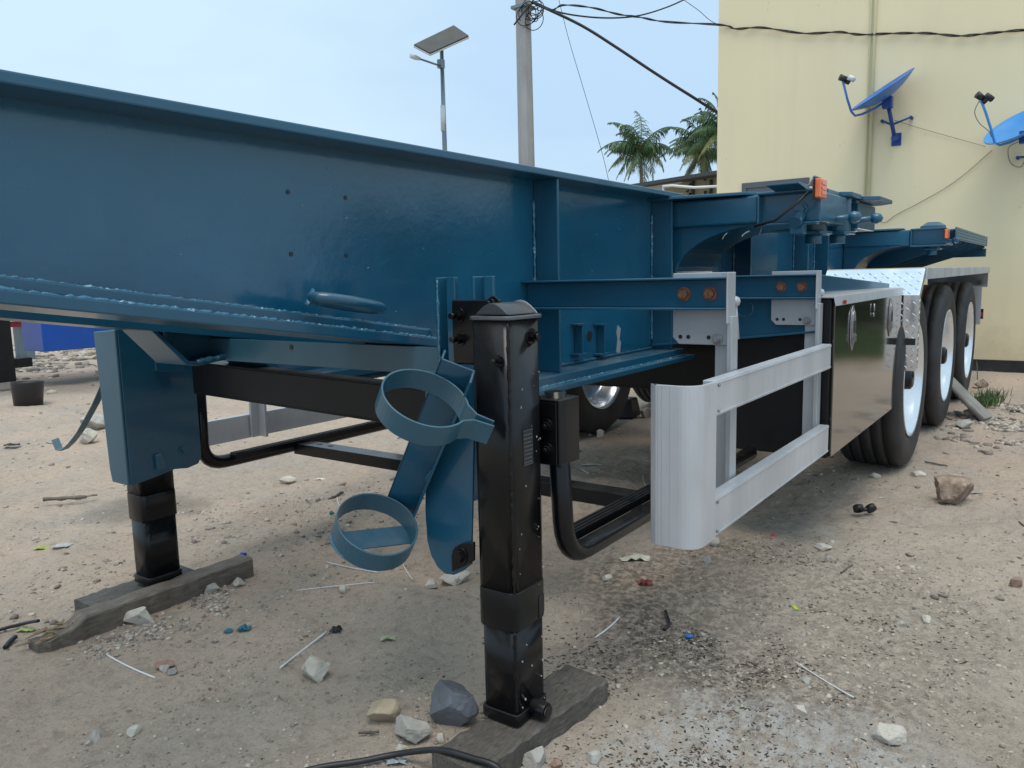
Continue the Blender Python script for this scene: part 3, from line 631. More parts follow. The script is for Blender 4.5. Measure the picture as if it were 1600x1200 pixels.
# crossmembers
MB().prism([(1.50,.900),(1.60,.900),(1.60,.908),(1.508,.908),(1.508,.966),(1.60,.948),(1.60,.954),(1.50,.972)], 1.30, 2.53).build('crossmember', BLUE_G, T, .002)
g = MB(); g.cyl((1.499,1.882,.955),(1.4975,1.882,.955),.0075,12); g.build('bolt_hole', PLASTB, T)
g = MB()
for dz0, dz1, x0, x1 in ((0,.105,1.60,1.606),(.105,.111,1.60,1.66),(-.006,0,1.60,1.66)):
    g.add([(x,y,z+(.02 if y > 2 else -.012)) for x in (x0,x1) for y in (1.25,2.57) for z in (.742+dz0,.742+dz1)], [(0,1,3,2),(4,6,7,5),(0,4,5,1),(2,3,7,6),(0,2,6,4),(1,5,7,3)])
g.build('crossmember', BLACK2, T, .002)
for x in (2.4, 3.3, 4.3, 5.4, 6.6, 7.8, 9.0):
    MB().box(x, x+.012, 1.513, 2.307, 1.0, 1.40).box(x-.03, x+.04, 1.513, 2.307, 1.402, 1.412).build('crossmember', BLUE, T)
for x in (-.6, .6): MB().box(x, x+.1, 1.513, 2.307, 1.28, 1.42).build('crossmember', BLUE, T)

# landing legs and their brackets
def landing_leg(s):
    y0, y1 = sorted((mir(1.035, s), mir(1.147, s))); x0, x1 = 1.43, 1.565; yc = (y0+y1)/2; out = -s
    g = MB()
    def tubebox(g, x0, x1, y0, y1, z0, z1, c=.018):
        pl = [(x0+c,y0),(x1-c,y0),(x1-c*.3,y0+c*.3),(x1,y0+c),(x1,y1-c),(x1-c*.3,y1-c*.3),(x1-c,y1),(x0+c,y1),(x0+c*.3,y1-c*.3),(x0,y1-c),(x0,y0+c),(x0+c*.3,y0+c*.3)]
        return g.prism(pl, z0, z1, 'z', smooth=True)
    tubebox(g, x0, x1, y0, y1, .385, 1.045); leg = g.build('landing_leg', BLACK, T)
    g = MB(); tubebox(g, x0-.0012, x1+.0012, y0-.0012, y1+.0012, .300, .398); g.build('sleeve', BLACK, leg, .003)
    g = MB(); tubebox(g, x0+.003, x1-.003, y0+.002, y1-.004, .085, .310); g.build('inner_leg', BLACK, leg)
    g = MB(); tubebox(g, x0+.0, x1+.0, y0-.0, y1+.0, .058, .088, .012)
    yy = mir(1.04, s); g.tube([(1.50,yy,.082),(1.50,yy-.045*s,.082)], .021, 16); g.tube([(1.50,yy-.045*s,.082),(1.50,yy-.050*s,.082)], .017, 16); g.build('foot', BLACK, leg, .003)
    g = MB(); tubebox(g, x0-.004, x1+.008, y0-.006, y1+.006, 1.047, 1.056, .02); g.build('cap_plate', simple('scuffed_cap',(.10,.105,.115),.3) if s > 0 else BLACK, leg, .002)
    if s > 0:
        g = MB(); xm = (x0+x1)/2; pr = [(yc-.050+.10*i/10, 1.058+.028*math.sin(math.pi*i/10)) for i in range(11)]; g.prism(pr, x0+.012, x1-.008, 'x', smooth=True); g.build('cap_dome', STICK, leg, .003)
        g = MB(); pr2 = [(yc-.050+.10*i/10, 1.0585+.031*math.sin(math.pi*i/10)) for i in range(11)]; g.prism(pr2, x1-.008, x1-.0055, 'x'); g.build('cap_end', ALU2, leg)
        weld([(x0+.004,y0+.004,1.04),(x0+.004,y0+.004,.40)], .0035, m=BLACK, parent=leg, step=.008, jit=.5)
        weld([(x0+.008,y0+.008,.30),(x0+.008,y0+.008,.09)], .0035, m=BLACK, parent=leg, step=.008, jit=.6)
        g = MB(); g.bolt((1.520, y0, 1.005), (0,-1,0), .0135, .012, .008); g.build('bolt', BLACK, leg)
        g = MB(); g.bolt((x0, 1.062, .955), (-1,0,0), .0095, .012, .016); g.build('bolt', BLACK, leg)
        g = MB(); g.box(1.478, 1.518, y0-.0015, y0-.0002, .70, .785); npl = g.build('nameplate', PLASTB, leg, .0005)
        g = MB(); rr = random.Random(4)
        for i in range(8):
            z = .775-.0095*i; x = 1.481
            while x < 1.512:
                w = rr.uniform(.002,.008); g.box(x, min(x+w,1.515), y0-.0019, y0-.0015, z-.0022, z); x += w+rr.uniform(.001,.003)
        for z in (.701,.7835): g.box(1.4785,1.5175,y0-.0020,y0-.0015,z,z+.0010)
        g.build('embossed_rows', simple('worn_lettering',(.13,.135,.14)), npl)
        g = MB(); g.prism([(1.53,.36),(1.553,.36),(1.553,.315),(1.53,.30)], y0-.0022, y0-.0014); g.build('slot', PLASTB, leg)
        g = MB()
        for i in range(34):
            x = rr.uniform(1.45,1.555); z = rr.uniform(.07,.95); e = .0012+.0018*rr.random()**2
            g.box(x,x+e,y0-(.0016 if .30 < z < .40 else .0005),y0+.003,z,z+e*rr.uniform(1,2.4))
        g.build('paint_chips', STONE, leg)
    return leg
LG = landing_leg(1); LG2 = landing_leg(-1)
# near leg: mounting plate, angle irons, long bracket
g = MB(); g.box(1.475,1.483,1.09,1.238,.935,1.092).box(1.483,1.52,1.115,1.13,.935,1.092); mp_ = g.build('mounting_plate', BLACK, T, .004)
for z in (1.055, .998):
    g = MB(); g.bolt((1.475,1.215,z), (-1,0,0), .013, .014, .016); g.build('bolt', BLACK, mp_)
g = MB(); g.bolt((1.475,1.108,1.085), (-1,0,0), .011, .012, .012); g.build('bolt', BLACK, mp_)
for (ya, yb) in ((1.236,1.308),(1.118,1.19)):
    g = MB(); g.prism([(ya,.60),(ya,1.148),(ya+.022,1.148),(ya+.028,1.12),(ya+.028,.60)], 1.488, 1.496, 'x')
    g.prism([(yb-.008,.60),(yb-.008,1.148),(yb,1.148),(yb,.60)], 1.496, 1.56, 'x').prism([(ya+.028,.60),(ya+.028,1.148),(yb-.008,1.148),(yb-.008,.60)], 1.53, 1.536, 'x')
    g.build('angle_iron', BLUE, T, .002)
weld([(1.487,1.292,1.14),(1.487,1.292,.62)], .003, parent=T, jit=.6)
# long bracket plates: channel of blue plate beside each leg
def leg_bracket(s):
    g = MB(); ya, yb = sorted((mir(1.15, s), mir(1.275, s)))
    xo = 1.45
    zt = .93 if s > 0 else 1.0
    # front face with rounded lower inner corner
    pl = [(ya, zt)]; 
    pl = [(lambda q: (q.y, q.z))(PX(a, b, xo)) for a, b in ((742,585),(664,580),(664,800),(667,845),(673,868),(683,886),(695,897),(708,899),(722,893),(736,882))]
    g.prism(pl, xo, xo+.008, 'x')
    # side plate running rearwards
    yi = mir(1.275, s)
    g.prism([(xo+.008, zt),(1.66, zt),(1.66,.56),(1.52,.55),(xo+.008,.56)], *sorted((yi, yi-.008*s)))
    return g.build('leg_bracket', BLUE_G if s < 0 else BLUE, T, .003)
leg_bracket(1)
# far bracket: lighter paint on the lit front plate, darker on the shaded side plate
g = MB(); g.prism([(2.645,1.0),(2.79,.99),(2.765,.50),(2.755,.455),(2.648,.455)], 1.372, 1.3805, 'x'); fbk = g.build('leg_bracket', BLUE_G, T, .003)
g = MB(); g.prism([(1.381,1.02),(1.66,1.02),(1.66,.505),(1.645,.478),(1.60,.47),(1.55,.477),(1.46,.462),(1.381,.452)], 2.645, 2.654); g.build('side_plate', BLUE, fbk, .003)
g = MB(); g.prism([(1.50,.90),(1.61,.90),(1.61,.83),(1.50,.845)], 2.630, 2.644); g.build('tab', BLUE, fbk, .002)
g = MB(); g.bolt((1.59,2.645,.545), (0,-1,0), .015, .010); g.build('bolt', BLUE, fbk)
g = MB(); g.prism([(1.475,.545),(1.495,.548),(1.505,.53),(1.505,.495),(1.475,.49)], 2.628, 2.6445); g.build('lock_tab', BLUE_G, fbk, .002)
# strap hook hanging from the far bracket
g = MB(); pts = [PX(x, y, 1.47) for x, y in ((175,572),(166,592),(160,607),(150,630),(138,652),(125,675),(112,692),(101,702),(92,701),(86,686))]
g.band(pts, (0.9,-.3,.25), .028, .004); g.build('hook_strap', BLUE_G, T)

# bottle holder: two rings on an angle bar
C1 = Vector((1.285,1.172,.862)); C2 = Vector((1.335,1.395,.520)); ax = (C1-C2).normalized()
view = (C1-Vector((0,0,HC))).normalized(); rgt = ax.cross(view).normalized()
if (rgt.dot(Vector(AX[:1].tolist()+AY[:1].tolist()+AZ[:1].tolist()))) < 0: rgt = -rgt
dep = rgt.cross(ax); dep = dep if dep.dot(view) > 0 else -dep       # roughly away from the camera
Rr = .100
g = MB(); k0, k1 = math.radians(-16), math.radians(316)
def ringp(c, a, R_): return c + rgt*math.cos(a)*R_ - dep*math.sin(a)*R_
pts = [ringp(C1, math.radians(-26)-t, Rr) for t in np.linspace(0, math.radians(324), 44)]
pts = [ringp(C1, math.radians(4), Rr+.065), ringp(C1, math.radians(8), Rr+.018)] + [ringp(C1, math.radians(20)+t, Rr) for t in np.linspace(0, math.radians(322), 44)] + [ringp(C1, math.radians(-4), Rr+.02), ringp(C1, math.radians(-2), Rr+.062)]
g.band(pts, ax, .054, .0048); rh = g.build('bottle_holder', BLUE_G, T, .0008)
g = MB(); pe = ringp(C1, math.radians(-2), Rr+.045); g.tube([pe+dep*.004, pe-dep*.005], .008, 14); g.build('bolt_hole', PLASTB, rh)
g = MB(); pts = [ringp(C2, t, Rr*1.02) for t in np.linspace(0, 2*math.pi, 49)]; g.band(pts, ax, .057, .0048); g.build('ring', BLUE_G, rh, .0008)
g = MB(); b0_ = C2-ax*.028; q_ = (rgt*.75+dep*.5).normalized(); q2 = ax.cross(q_).normalized(); g.band([b0_-q_*Rr*1.0, b0_+q_*Rr*1.0], q2, .060, .003); g.build('base_strip', BLUE, rh)
weld([ringp(C2, t, Rr*1.03)-ax*.028 for t in np.linspace(2.0, 2.9, 8)], .004, parent=rh, jit=.5)
# angle bar
def along(c, e, f): return c + rgt*e + dep*f
g = MB(); A0 = C1+ax*.070-rgt*.030; A1 = C2-ax*.03+dep*.01-rgt*.012
e0, f0 = .030, .104
for (p_, w_, h_) in (((e0, f0), (.085,0), (0,.006)), ((e0+.079, f0-.050), (.006,0), (0,.050)), ((e0, f0-.0), (.006,0), (0,.045))):
    vs_ = [base + rgt*(p_[0]+w_[0]*a) + dep*(p_[1]+h_[1]*b) for base in (A0, A1-rgt*.02) for a, b in ((0,0),(1,0),(1,1),(0,1))]
    g.add(vs_, [(0,1,2,3),(4,5,6,7),(0,1,5,4),(1,2,6,5),(2,3,7,6),(3,0,4,7)])
g.build('angle_bar', BLUE, rh, .002)
g = MB(); g.tube([ringp(C1, math.radians(-75), Rr)+ax*.03, ringp(C1, math.radians(-75), Rr)-ax*.03], .0025, 6); g.build('split_line', PLASTB, rh)
# pivot tab low on the bracket
g = MB(); g.prism([(lambda q: (q.y, q.z))(PX(a, b, 1.442)) for a, b in ((706,868),(711,855),(722,849),(742,846),(742,876),(728,884),(707,893))], 1.438, 1.446, 'x'); pv = g.build('pivot_tab', BLACK, T, .003)
g = MB(); g.bolt((1.438,PX(719,868,1.438).y,PX(719,868,1.438).z), (-1,0,0), .016, .012); g.build('bolt', BLACK, pv)

# underslung rack
def rounded_path(pts, r, n=7):
    P_ = [Vector(p) for p in pts]; out = [P_[0]]
    for i in range(1, len(P_)-1):
        a = (P_[i-1]-P_[i]).normalized(); b = (P_[i+1]-P_[i]).normalized(); s_, e_ = P_[i]+a*r, P_[i]+b*r
        for t in [i/(n-1) for i in range(n)]: out.append((1-t)**2*s_ + 2*t*(1-t)*P_[i] + t*t*e_)
    return out+[P_[-1]]
for yr, xa, xb in ((1.02,1.635,3.05),(2.80,1.76,2.96)):
    g = MB(); sgn = 1 if yr < 2 else -1; g.tube(rounded_path([(xa-.005,yr+.02*sgn,.86),(xa,yr+.0*sgn,.425),(xb,yr,.425)]+([(xb,yr,.86)] if yr > 2 else []), 
 .10), .027, 14); rk = g.build('rack_tube', BLACK, T)
    g = MB(); yy = yr+.055*sgn; g.box(xa+.10, xb-.08, yy-.022, yy+.022, .435, .462)
    for k in (-.014, 0, .014): g.box(xa+.10, xb-.08, yy+k-.004, yy+k+.004, .462, .467)
    g.build('step_bar', BLACK, rk, .003)
g = MB(); g.prism([(2.17,.447),(2.25,.447),(2.25,.442),(2.176,.442),(2.176,.40),(2.17,.40)], 1.07, 2.75); rk = g.build('rack_crossbar', BLACK, T, .002)
g = MB()
for y in (2.63,2.56,1.26,1.19): g.tube([(2.215,y,.4472),(2.215,y,.4484)], .012, 14)
g.build('bolt_holes', PLASTB, rk)
g = MB(); g.box(1.585,1.68,1.0,1.008,.68,.845).box(1.585,1.68,1.008,1.06,.838,.845).box(1.585,1.593,1.008,1.06,.68,.838); rb = g.build('rack_bracket', BLACK, T, .003)
for z in (.78,.72):
    g = MB(); g.bolt((1.585,1.035,z),(-1,0,0),.011,.010,.006); g.build('bolt', BLACK, rb)

# side guard
def guard(s):
    yo = .74; pre = lambda y: mir(y, s)
    g = MB(); cor = [(1.86,.862),(1.828,.860),(1.812,.845),(1.806,.82)]
    cor = [(1.825,.868),(1.812,.862),(1.806,.85)] + [(1.806,.785)] + [(1.806+.048*(1-math.cos(t)), .785-.049*math.sin(t)) for t in np.linspace(.15, math.pi/2, 8)] + [(1.93,.736)]
    inner = [(x+.012, y+.010) for x, y in cor]; inner[-1] = (1.93,.745); inner[0] = (1.830,.860)
    pl = [(x, pre(y)) for x, y in cor+inner[::-1]]
    g.prism(pl, .445, .865, 'z', smooth=False); gd = g.build('side_guard', ALU, T, .0015)
    g = MB()
    for y in (.845,.834,.812): g.box(1.8055, 1.809, min(pre(y),pre(y-.0015)), max(pre(y),pre(y-.0015)), .447, .863)
    g.build('end_ribs', ALU2, gd)
    for z0, z1 in ((.772,.866),(.445,.552)):
        g = MB(); a, b = sorted((pre(.741), pre(.775))); g.box(1.932, 3.12, a, b, z0, z1)
        a, b = sorted((pre(.7385), pre(.7409)))
        for z in (z0+.004, z1-.009): g.box(1.935, 3.119, a, b, z, z+.005)
        rl = g.build('guard_rail', ALU, gd, .0015)
        for x in (1.955,):
            for z in (z0+.013, z1-.014): MB().cyl((x, pre(.7408), z), (x, pre(.7370), z), .0045, 10).build('rivet', STEEL, rl)
    for xb_ in (2.16, 3.10):
        a, b = sorted((pre(.797), pre(1.498)))
        g = MB(); g.box(xb_+.022, xb_+.030, a, b, 1.045, 1.125).box(xb_-.012, xb_+.030, a, b, 1.1252, 1.132).box(xb_-.012, xb_+.030, a, b, 1.0378, 1.0448)
        br = g.build('guard_bracket', BLUE, T, .0025)
        for y in (.935, .855):
            MB().bolt((xb_+.022, pre(y), 1.084), (-1,0,0), .0145, .011).build('rusty_bolt', RUST, br)
        a, b = sorted((pre(.81), pre(.975)))
        pl = [(pre(.975),1.145),(pre(.803),1.145),(pre(.803),.935),(pre(.955),.935),(pre(.975),.955)]
        g = MB(); g.prism(pl, xb_+.0305, xb_+.036, 'x')
        a, b = sorted((pre(.790), pre(.7955))); g.box(xb_-.014, xb_+.05, a, b, 1.00, 1.145)
        hp = g.build('hanger_plate', ALU2, gd, .002)
        g = MB()
        for y in (.950,.925,.862): g.cyl((xb_+.0303,pre(y),.957),(xb_+.0293,pre(y),.957),.0062,14)
        g.build('plate_holes', PLASTB, hp)
        g = MB(); g.bolt((xb_+.0300,pre(.835),.953),(-1,0,0),.011,.009,.006); g.build('bolt', STEEL, hp)
        a, b = sorted((pre(.797), pre(.845))); g = MB(); g.box(xb_+.037, xb_+.050, a, b, .448, 1.02); a, b = sorted((pre(.782), pre(.7965))); g.box(xb_+.0, xb_+.050, a, b, .448, 1.02)
        g.build('hanger_post', ALU2, gd, .0015)
        g = MB(); a_ = Vector((xb_+.07,pre(.80),1.06)); g.lathe([(.001,-.017),(.012,-.012),(.017,0),(.012,.012),(.001,.017)], a_, (0,1,0), 12); g.tube([a_, a_+Vector((.02,-.002,-.11))], .007, 8); g.build('lock_lever', ALU2, hp)
guard(1); guard(-1)

# toolbox
X0, X1, Y0, Y1, Z0, Z1 = 3.165, 4.60, .742, 1.17, .408, 1.035
g = MB(); g.box(X0, X1, Y0+.012, Y1, Z0, Z1); tb = g.build('toolbox', BLACK2, T, .006)
g = MB(); g.box(X0+.006, X1-.006, Y0, Y0+.0118, Z0+.006, Z1-.008); g.build('door', MIRROR_BLACK, tb, .004)
g = MB(); g.prism([(.7345,1.008),(.7385,1.008),(.745,1.038),(1.20,1.045),(1.20,1.052),(.742,1.046)], X0-.01, X1+.005, 'x'); ld = g.build('lid', ALU2, tb, .002)
g = MB(); g.prism([(1.49,1.034),(.80,1.034),(.80,.915),(1.20,.872),(1.49,.842)], 3.148, 3.156, 'x'); g.prism([(.80,.915),(1.20,.872),(1.49,.842),(1.49,.834),(1.20,.864),(.80,.907)], 3.128, 3.1475, 'x'); g.box(3.128,3.1475,.80,1.49,1.0345,1.0365); fp = g.build('frame_plate', BLUE, T, .002)
g = MB(); c_ = PX(1163,482,3.147); g.lathe([(.030,0),(.032,.003),(.036,.003),(.038,0)], (3.148,c_.y,c_.z), (-1,0,0), 24); c_ = PX(1188,470,3.147); g.bolt((3.148,c_.y,c_.z),(-1,0,0),.008,.006); g.build('plug', BLUE, fp)
A_, B_ = PX(1238,423,3.45), PX(1390,443,4.62); g = MB(); g.add([A_, B_, B_+Vector((0,.05,-.002)), A_+Vector((0,.06,0))]+[A_-Vector((0,0,.09)), B_-Vector((0,0,.09)), B_+Vector((0,.05,-.09)), A_+Vector((0,.06,-.09))], [(0,1,2,3),(7,6,5,4),(0,4,5,1),(1,5,6,2),(2,6,7,3),(3,7,4,0)]); g.build('brace_beam', BLUE, T, .003)
for xl in (3.46, 4.28):
    g = MB(); 
    for a_, w_, d_ in ((0,.040,.004),(0,.030,.010)):
        pl = [(xl+w_*math.cos(t), .915+.085*(w_/.04)*math.sin(t)*(1 if math.sin(t) > 0 else 1.25)) for t in np.linspace(0, 2*math.pi, 20)[:-1]]
        g.prism(pl, Y0-d_, Y0-.0005)
    lt = g.build('latch', STEEL, tb, .002)
    MB().box(xl-.016, xl+.016, Y0-.0115, Y0-.0102, .885, .935).build('latch_opening', PLASTB, lt)
    g = MB()
    for z in (.862,.872,.852): g.box(xl-.020, xl+.020, Y0-.016, Y0-.0102, z, z+.005)
    g.build('latch_ribs', STEEL, lt)
g = MB(); g.tube([(3.86,Y0-.006,.99),(3.86,Y0-.007,.955)], .004, 6); g.tube([(3.86,Y0-.001,.94),(3.86,Y0-.008,.94)], .010, 12); g.build('padlock_eye', STEEL, tb)
MB().box(3.26,3.31,.7325,.7343,1.012,1.026).build('red_mark', RED, tb)
# inner tank, axles
g = MB(); g.box(3.5,4.35,1.25,2.9,.58,.90); g.build('battery_box', BLACK2, T, .02)
for x in (5.0,6.45,7.9):
    g = MB(); g.tube([(x,.95,.51),(x,2.87,.51)], .065, 16); g.box(x-.35,x+.35,1.46,1.54,.66,.72).box(x-.35,x+.35,2.28,2.36,.66,.72).box(x-.05,x+.05,1.46,1.54,.5,.80).box(x-.05,x+.05,2.28,2.36,.5,.80); g.build('axle', BLACK2, T)
g = MB(); g.tube([(4.55,1.35,.86),(4.55,2.47,.86)], .13, 20); g.build('air_tank', BLACK2, T)

# wheels
tyre_prof = []
Rt, Wd = .512, .345
def tyre_mesh():
    g = MB(); h = Wd/2
    prof = [(.326,h*.82),(.338,h*.92),(.372,h*1.0),(.42,h*1.02),(.465,h*.99),(.492,h*.93),(.506,h*.84)]
    tread = []
    gr = [h*.84, h*.56, h*.50, h*.22, h*.16, -h*.16, -h*.22, -h*.50, -h*.56, -h*.84]
    tread = [(.512,h*.78),(.512,h*.56),(.498,h*.55),(.498,h*.49),(.514,h*.48),(.514,h*.22),(.499,h*.21),(.499,h*.15),(.515,h*.14),(.515,-h*.14),(.499,-h*.15),(.499,-h*.21),(.514,-h*.22),(.514,-h*.48),(.498,-h*.49),(.498,-h*.55),(.512,-h*.56),(.512,-h*.78)]
    full = prof+tread+[(r,-y) for r, y in prof[::-1]]+[(.320,-h*.78),(.320,h*.78),(.326,h*.82)]
    g.lathe(full, (0,0,0), (0,1,0), 72)
    return g
def rim_mesh():
    g = MB(); h = Wd/2   # outer side at -Y
    g.lathe([(.322,-h*.80),(.337,-h*.965),(.333,-h*.985),(.326,-h*.96),(.318,-h*.84),(.308,-h*.78),(.306,-h*.42),(.286,-h*.37),(.282,-h*.10),(.268,-h*.04),(.21,-h*.20),(.165,-h*.30),(.12,-h*.30),(.001,-h*.30)], (0,0,0), (0,1,0), 60)
    g.lathe([(.320,h*.78),(.335,h*.96),(.318,h*.84),(.300,h*.5),(.285,h*.2),(.265,-h*.0),(.001,-h*.0)], (0,0,0), (0,1,0), 60)
    return g
def hub_mesh():
    g = MB(); h = Wd/2
    g.lathe([(.001,-h*.96),(.045,-h*.95),(.062,-h*.88),(.066,-h*.60),(.085,-h*.58),(.088,-h*.30)], (0,0,0), (0,1,0), 36)
    for k in range(10):
        a = 2*math.pi*k/10; g.cyl((math.cos(a)*.143,-h*.29,math.sin(a)*.143),(math.cos(a)*.143,-h*.52,math.sin(a)*.143),.013,6)
    return g
hole_g = MB()
for k in range(10):
    a = 2*math.pi*(k+.5)/10; hole_g.cyl((math.cos(a)*.213,-.0380,math.sin(a)*.213),(math.cos(a)*.213,-.0310,math.sin(a)*.213),.022,12)
rim0 = rim_mesh().build('wheel', RIMW); tyre0 = tyre_mesh().build('tyre', RUBBER); hub0 = hub_mesh().build('hub', BLACK); hh0 = hole_g.build('hand_holes', PLASTB)
first = True
for x in (5.0, 6.45, 7.9):
    for y, fl in ((.72+Wd/2, 0), (3.10-Wd/2, 1)):
        if first: w_, ty, hb, hhh = rim0, tyre0, hub0, hh0; first = False
        else: w_, ty, hb, hhh = [o.copy() for o in (rim0, tyre0, hub0, hh0)]; [col.objects.link(o) for o in (w_, ty, hb, hhh)]
        w_.parent = T; w_.matrix_parent_inverse = Matrix.Translation(-Vector(WLOC[T.name])); w_.location = (x, y, .512); w_.rotation_euler = (0, random.uniform(0,6), math.pi if fl else 0)
        for o in (ty, hb, hhh): o.parent = w_; o.matrix_parent_inverse = Matrix()
# mudguards of checker plate
def mudguard(s):
    p = lambda y: mir(y, s); ya, yb = sorted((p(.665), p(1.17)))
    g = MB(); th = .004
    prof = [(4.625,.60),(4.625,1.005),(4.78,1.145),(4.80,1.150),(8.60,1.150),(8.63,1.135),(8.63,.96)]
    inn = [(x+(th if x < 5 else -th), z-(th if .97 < z else 0)) for x, z in prof]
    g.prism(prof+inn[::-1], ya, yb); md = g.build('mudguard', CHROME, T)
    g = MB(); e0, e1 = sorted((p(.662), p(.6655)))
    g.prism([(4.626,.61),(4.626,1.005),(4.78,1.143),(4.90,1.148),(4.90,1.11),(4.80,1.10),(4.67,.99),(4.67,.61)], e0, e1)
    ln_ = MB(); ln_.prism([(4.80,1.149),(8.625,1.149),(8.625,1.092),(4.80,1.085)], *sorted((p(.655), p(.6615)))); ln_.build('side_lip', ALU, md, .003)
    g.build('mudguard_lip', CHROME, md)
    # raised lugs of the checker plate
    g = MB(); st = .031
    def lug(c, u, v, n):
        c = Vector(c); a = .0145; b = .0032; h_ = .0022
        g.add([c-u*a, c-v*b, c+u*a, c+v*b, c+n*h_-u*a*.4, c+n*h_+u*a*.4], [(0,1,4),(1,5,4),(1,2,5),(2,3,5),(3,4,5),(3,0,4)])
    def field(o, e, f, n, W_, H_):
        e = Vector(e).normalized(); f = Vector(f).normalized(); n = Vector(n).normalized(); i = 0
        for ii in range(int(W_/st)):
            for jj in range(int(H_/st)):
                u = (e+f).normalized() if (ii+jj) % 2 else (e-f).normalized(); v = n.cross(u)
                lug(Vector(o)+e*(ii+.5)*st+f*(jj+.5)*st+n*.0002, u, v, n)
    field((4.625, p(.668), .605), (0,s,0), (0,0,1), (-1,0,0), .50, .40)
    sn = Vector((-.14,0,.155)).normalized()
    field((4.625, p(.668), 1.005), (0,s,0), (.155,0,.14), sn, .50, .205)
    if s > 0: field((4.63,.662,.62),(1,0,0),(0,0,1),(0,-1,0), .04, .38)
    o = g.build('tread_lugs', CHROME, md); o['kind'] = 'stuff'
    a, b = sorted((p(.665), p(.90))); MB().box(4.618, 4.6245, *sorted((p(.672), p(.735))), .740, .775).build('cutout', PLASTB, md)
    g = MB(); g.box(8.40, 8.405, *sorted((p(.69), p(.95))), .62, .97); g.build('mud_flap', ALU2, md)
mudguard(1); mudguard(-1)
# rear side marker
g = MB(); g.box(9.12,9.16,.735,.80,.655,.70); rl_ = g.build('tail_lamp', RED, T, .004); MB().box(9.16,9.19,.73,2.4,.63,.73).build('rear_bar', BLACK2, T)
MB().box(9.18,9.24,1.51,1.56,.63,1.1).build('rear_bar_post', BLACK2, T)

# bolsters with twist locks
def octo(xc, yc, a, b, c): return [(xc-a,yc-b+c),(xc-a+c,yc-b),(xc+a-c,yc-b),(xc+a,yc-b+c),(xc+a,yc+b-c),(xc+a-c,yc+b),(xc-a+c,yc+b),(xc-a,yc+b-c)]
def bolster(x, dx, zt, yend, s, arch=True, deep=True, lamp=False):
    p = lambda y: mir(y, s)
    g = MB()
    pl = [(p(1.498),zt),(p(yend),zt),(p(yend),zt-.118),(p(yend+.21),zt-.118)]
    if arch: pl += [(p(1.02+.39*math.sin(t)), 1.135+(zt-.118-1.135)*math.cos(t)) for t in np.linspace(.02, math.pi/2, 16)] + [(p(1.498),1.135)]
    else: pl += [(p(1.1),zt-.10),(p(1.498),zt-.10)]
    g.prism(pl, x, x+dx, 'x'); bo = g.build('bolster', BLUE, T, .006)
    MB().box(x-.022, x-.0005, *sorted((p(1.497), p(yend+.24))), zt-.112, zt-.003).build('face_beam', BLUE, bo, .008)
    if s > 0:
        # raised frame round the end box
        g = MB(); y_a, y_b = yend+.002, yend+.235
        for (a, b, c, d) in ((y_a,y_b,zt-.006,zt+.006),(y_a,y_b,zt-.130,zt-.118),(y_b-.010,y_b,zt-.118,zt-.006)): g.box(x-.040, x+.01, a, b, c, d)
        g.build('end_frame', BLUE, bo, .004)
        weld([(x-.004,y_b+.004,zt-.01),(x-.004,y_b+.004,zt-.115)], .0035, parent=bo, jit=.6)
        g = MB(); g.prism([(x-.10,1.52),(x-.10,1.40),(x-.035,1.10),(x+.02,1.07),(x+.30,1.10),(x+.30,1.52)], zt+.0005, zt+.014, 'z'); g.build('gusset_plate', BLUE, bo, .003)
    return bo
def twist_lock(x, y, zt, bo, s, dome=False):
    p = lambda v: mir(v, s)
    g = MB(); g.prism(octo(x, p(y), .125, .075, .035), zt+.006, zt+.024, 'z'); tl = g.build('twist_lock', BLUE, bo, .003)
    g = MB()
    if dome: g.lathe([(.001,.042),(.045,.040),(.085,.014),(.088,.0)], (x, p(y), zt+.016), (0,0,1), 8, smooth=False)
    g.tube([(x,p(y),zt+.005),(x,p(y),zt-.145)], .052, 22); g.prism(octo(x, p(y), .072, .062, .02), zt-.152, zt-.14, 'z'); g.tube([(x,p(y),zt-.152),(x,p(y),zt-.19)], .034, 14); g.build('lock_housing', BLUE, bo, .002)
    g = MB(); h0 = Vector((x, p(y-.05), zt-.095)); h1 = Vector((x+.03, p(y-.15), zt-.088)); g.tube([h0, h1], .014, 10); g.lathe([(.001,-.028),(.018,-.020),(.025,0),(.018,.020),(.001,.028)], h1, (h1-h0), 14); g.build('lock_handle', BLUE, bo)
for s in (1, -1):
    b1 = bolster(3.20, .42, 1.452, .815, s); twist_lock(3.44, .90, 1.446, b1, s)
    if s > 0:
        g = MB(); g.bolt((3.196,.89,1.385),(-1,0,0),.020,.012); g.tube([(3.198,.89,1.362),(3.13,.89,1.330)], .024, 14); g.box(3.15,3.20,.865,.915,1.288,1.322); g.build('release_lever', BLUE, b1, .002)
        g = MB(); g.prism([(3.06,1.468),(3.06,1.475),(3.19,1.475),(3.19,1.452)], .86, .98); g.prism([(3.02,1.455),(3.10,1.497),(3.19,1.497),(3.19,1.455)], .812, .818); lb_ = g.build('lamp_bracket', BLUE, b1, .002)
    b2 = bolster(3.86, .36, 1.448, .815, s, arch=False); twist_lock(3.72, .87, 1.452, b2, s); 
    if s > 0:
        g = MB(); g.prism(octo(4.02,.85,.20,.12,.06), 1.452, 1.470, 'z'); g.build('gusset_plate', BLUE, b2, .003)
    b3 = bolster(6.60, .40, 1.436, .785, s); twist_lock(6.78, .90, 1.436, b3, s, dome=True)
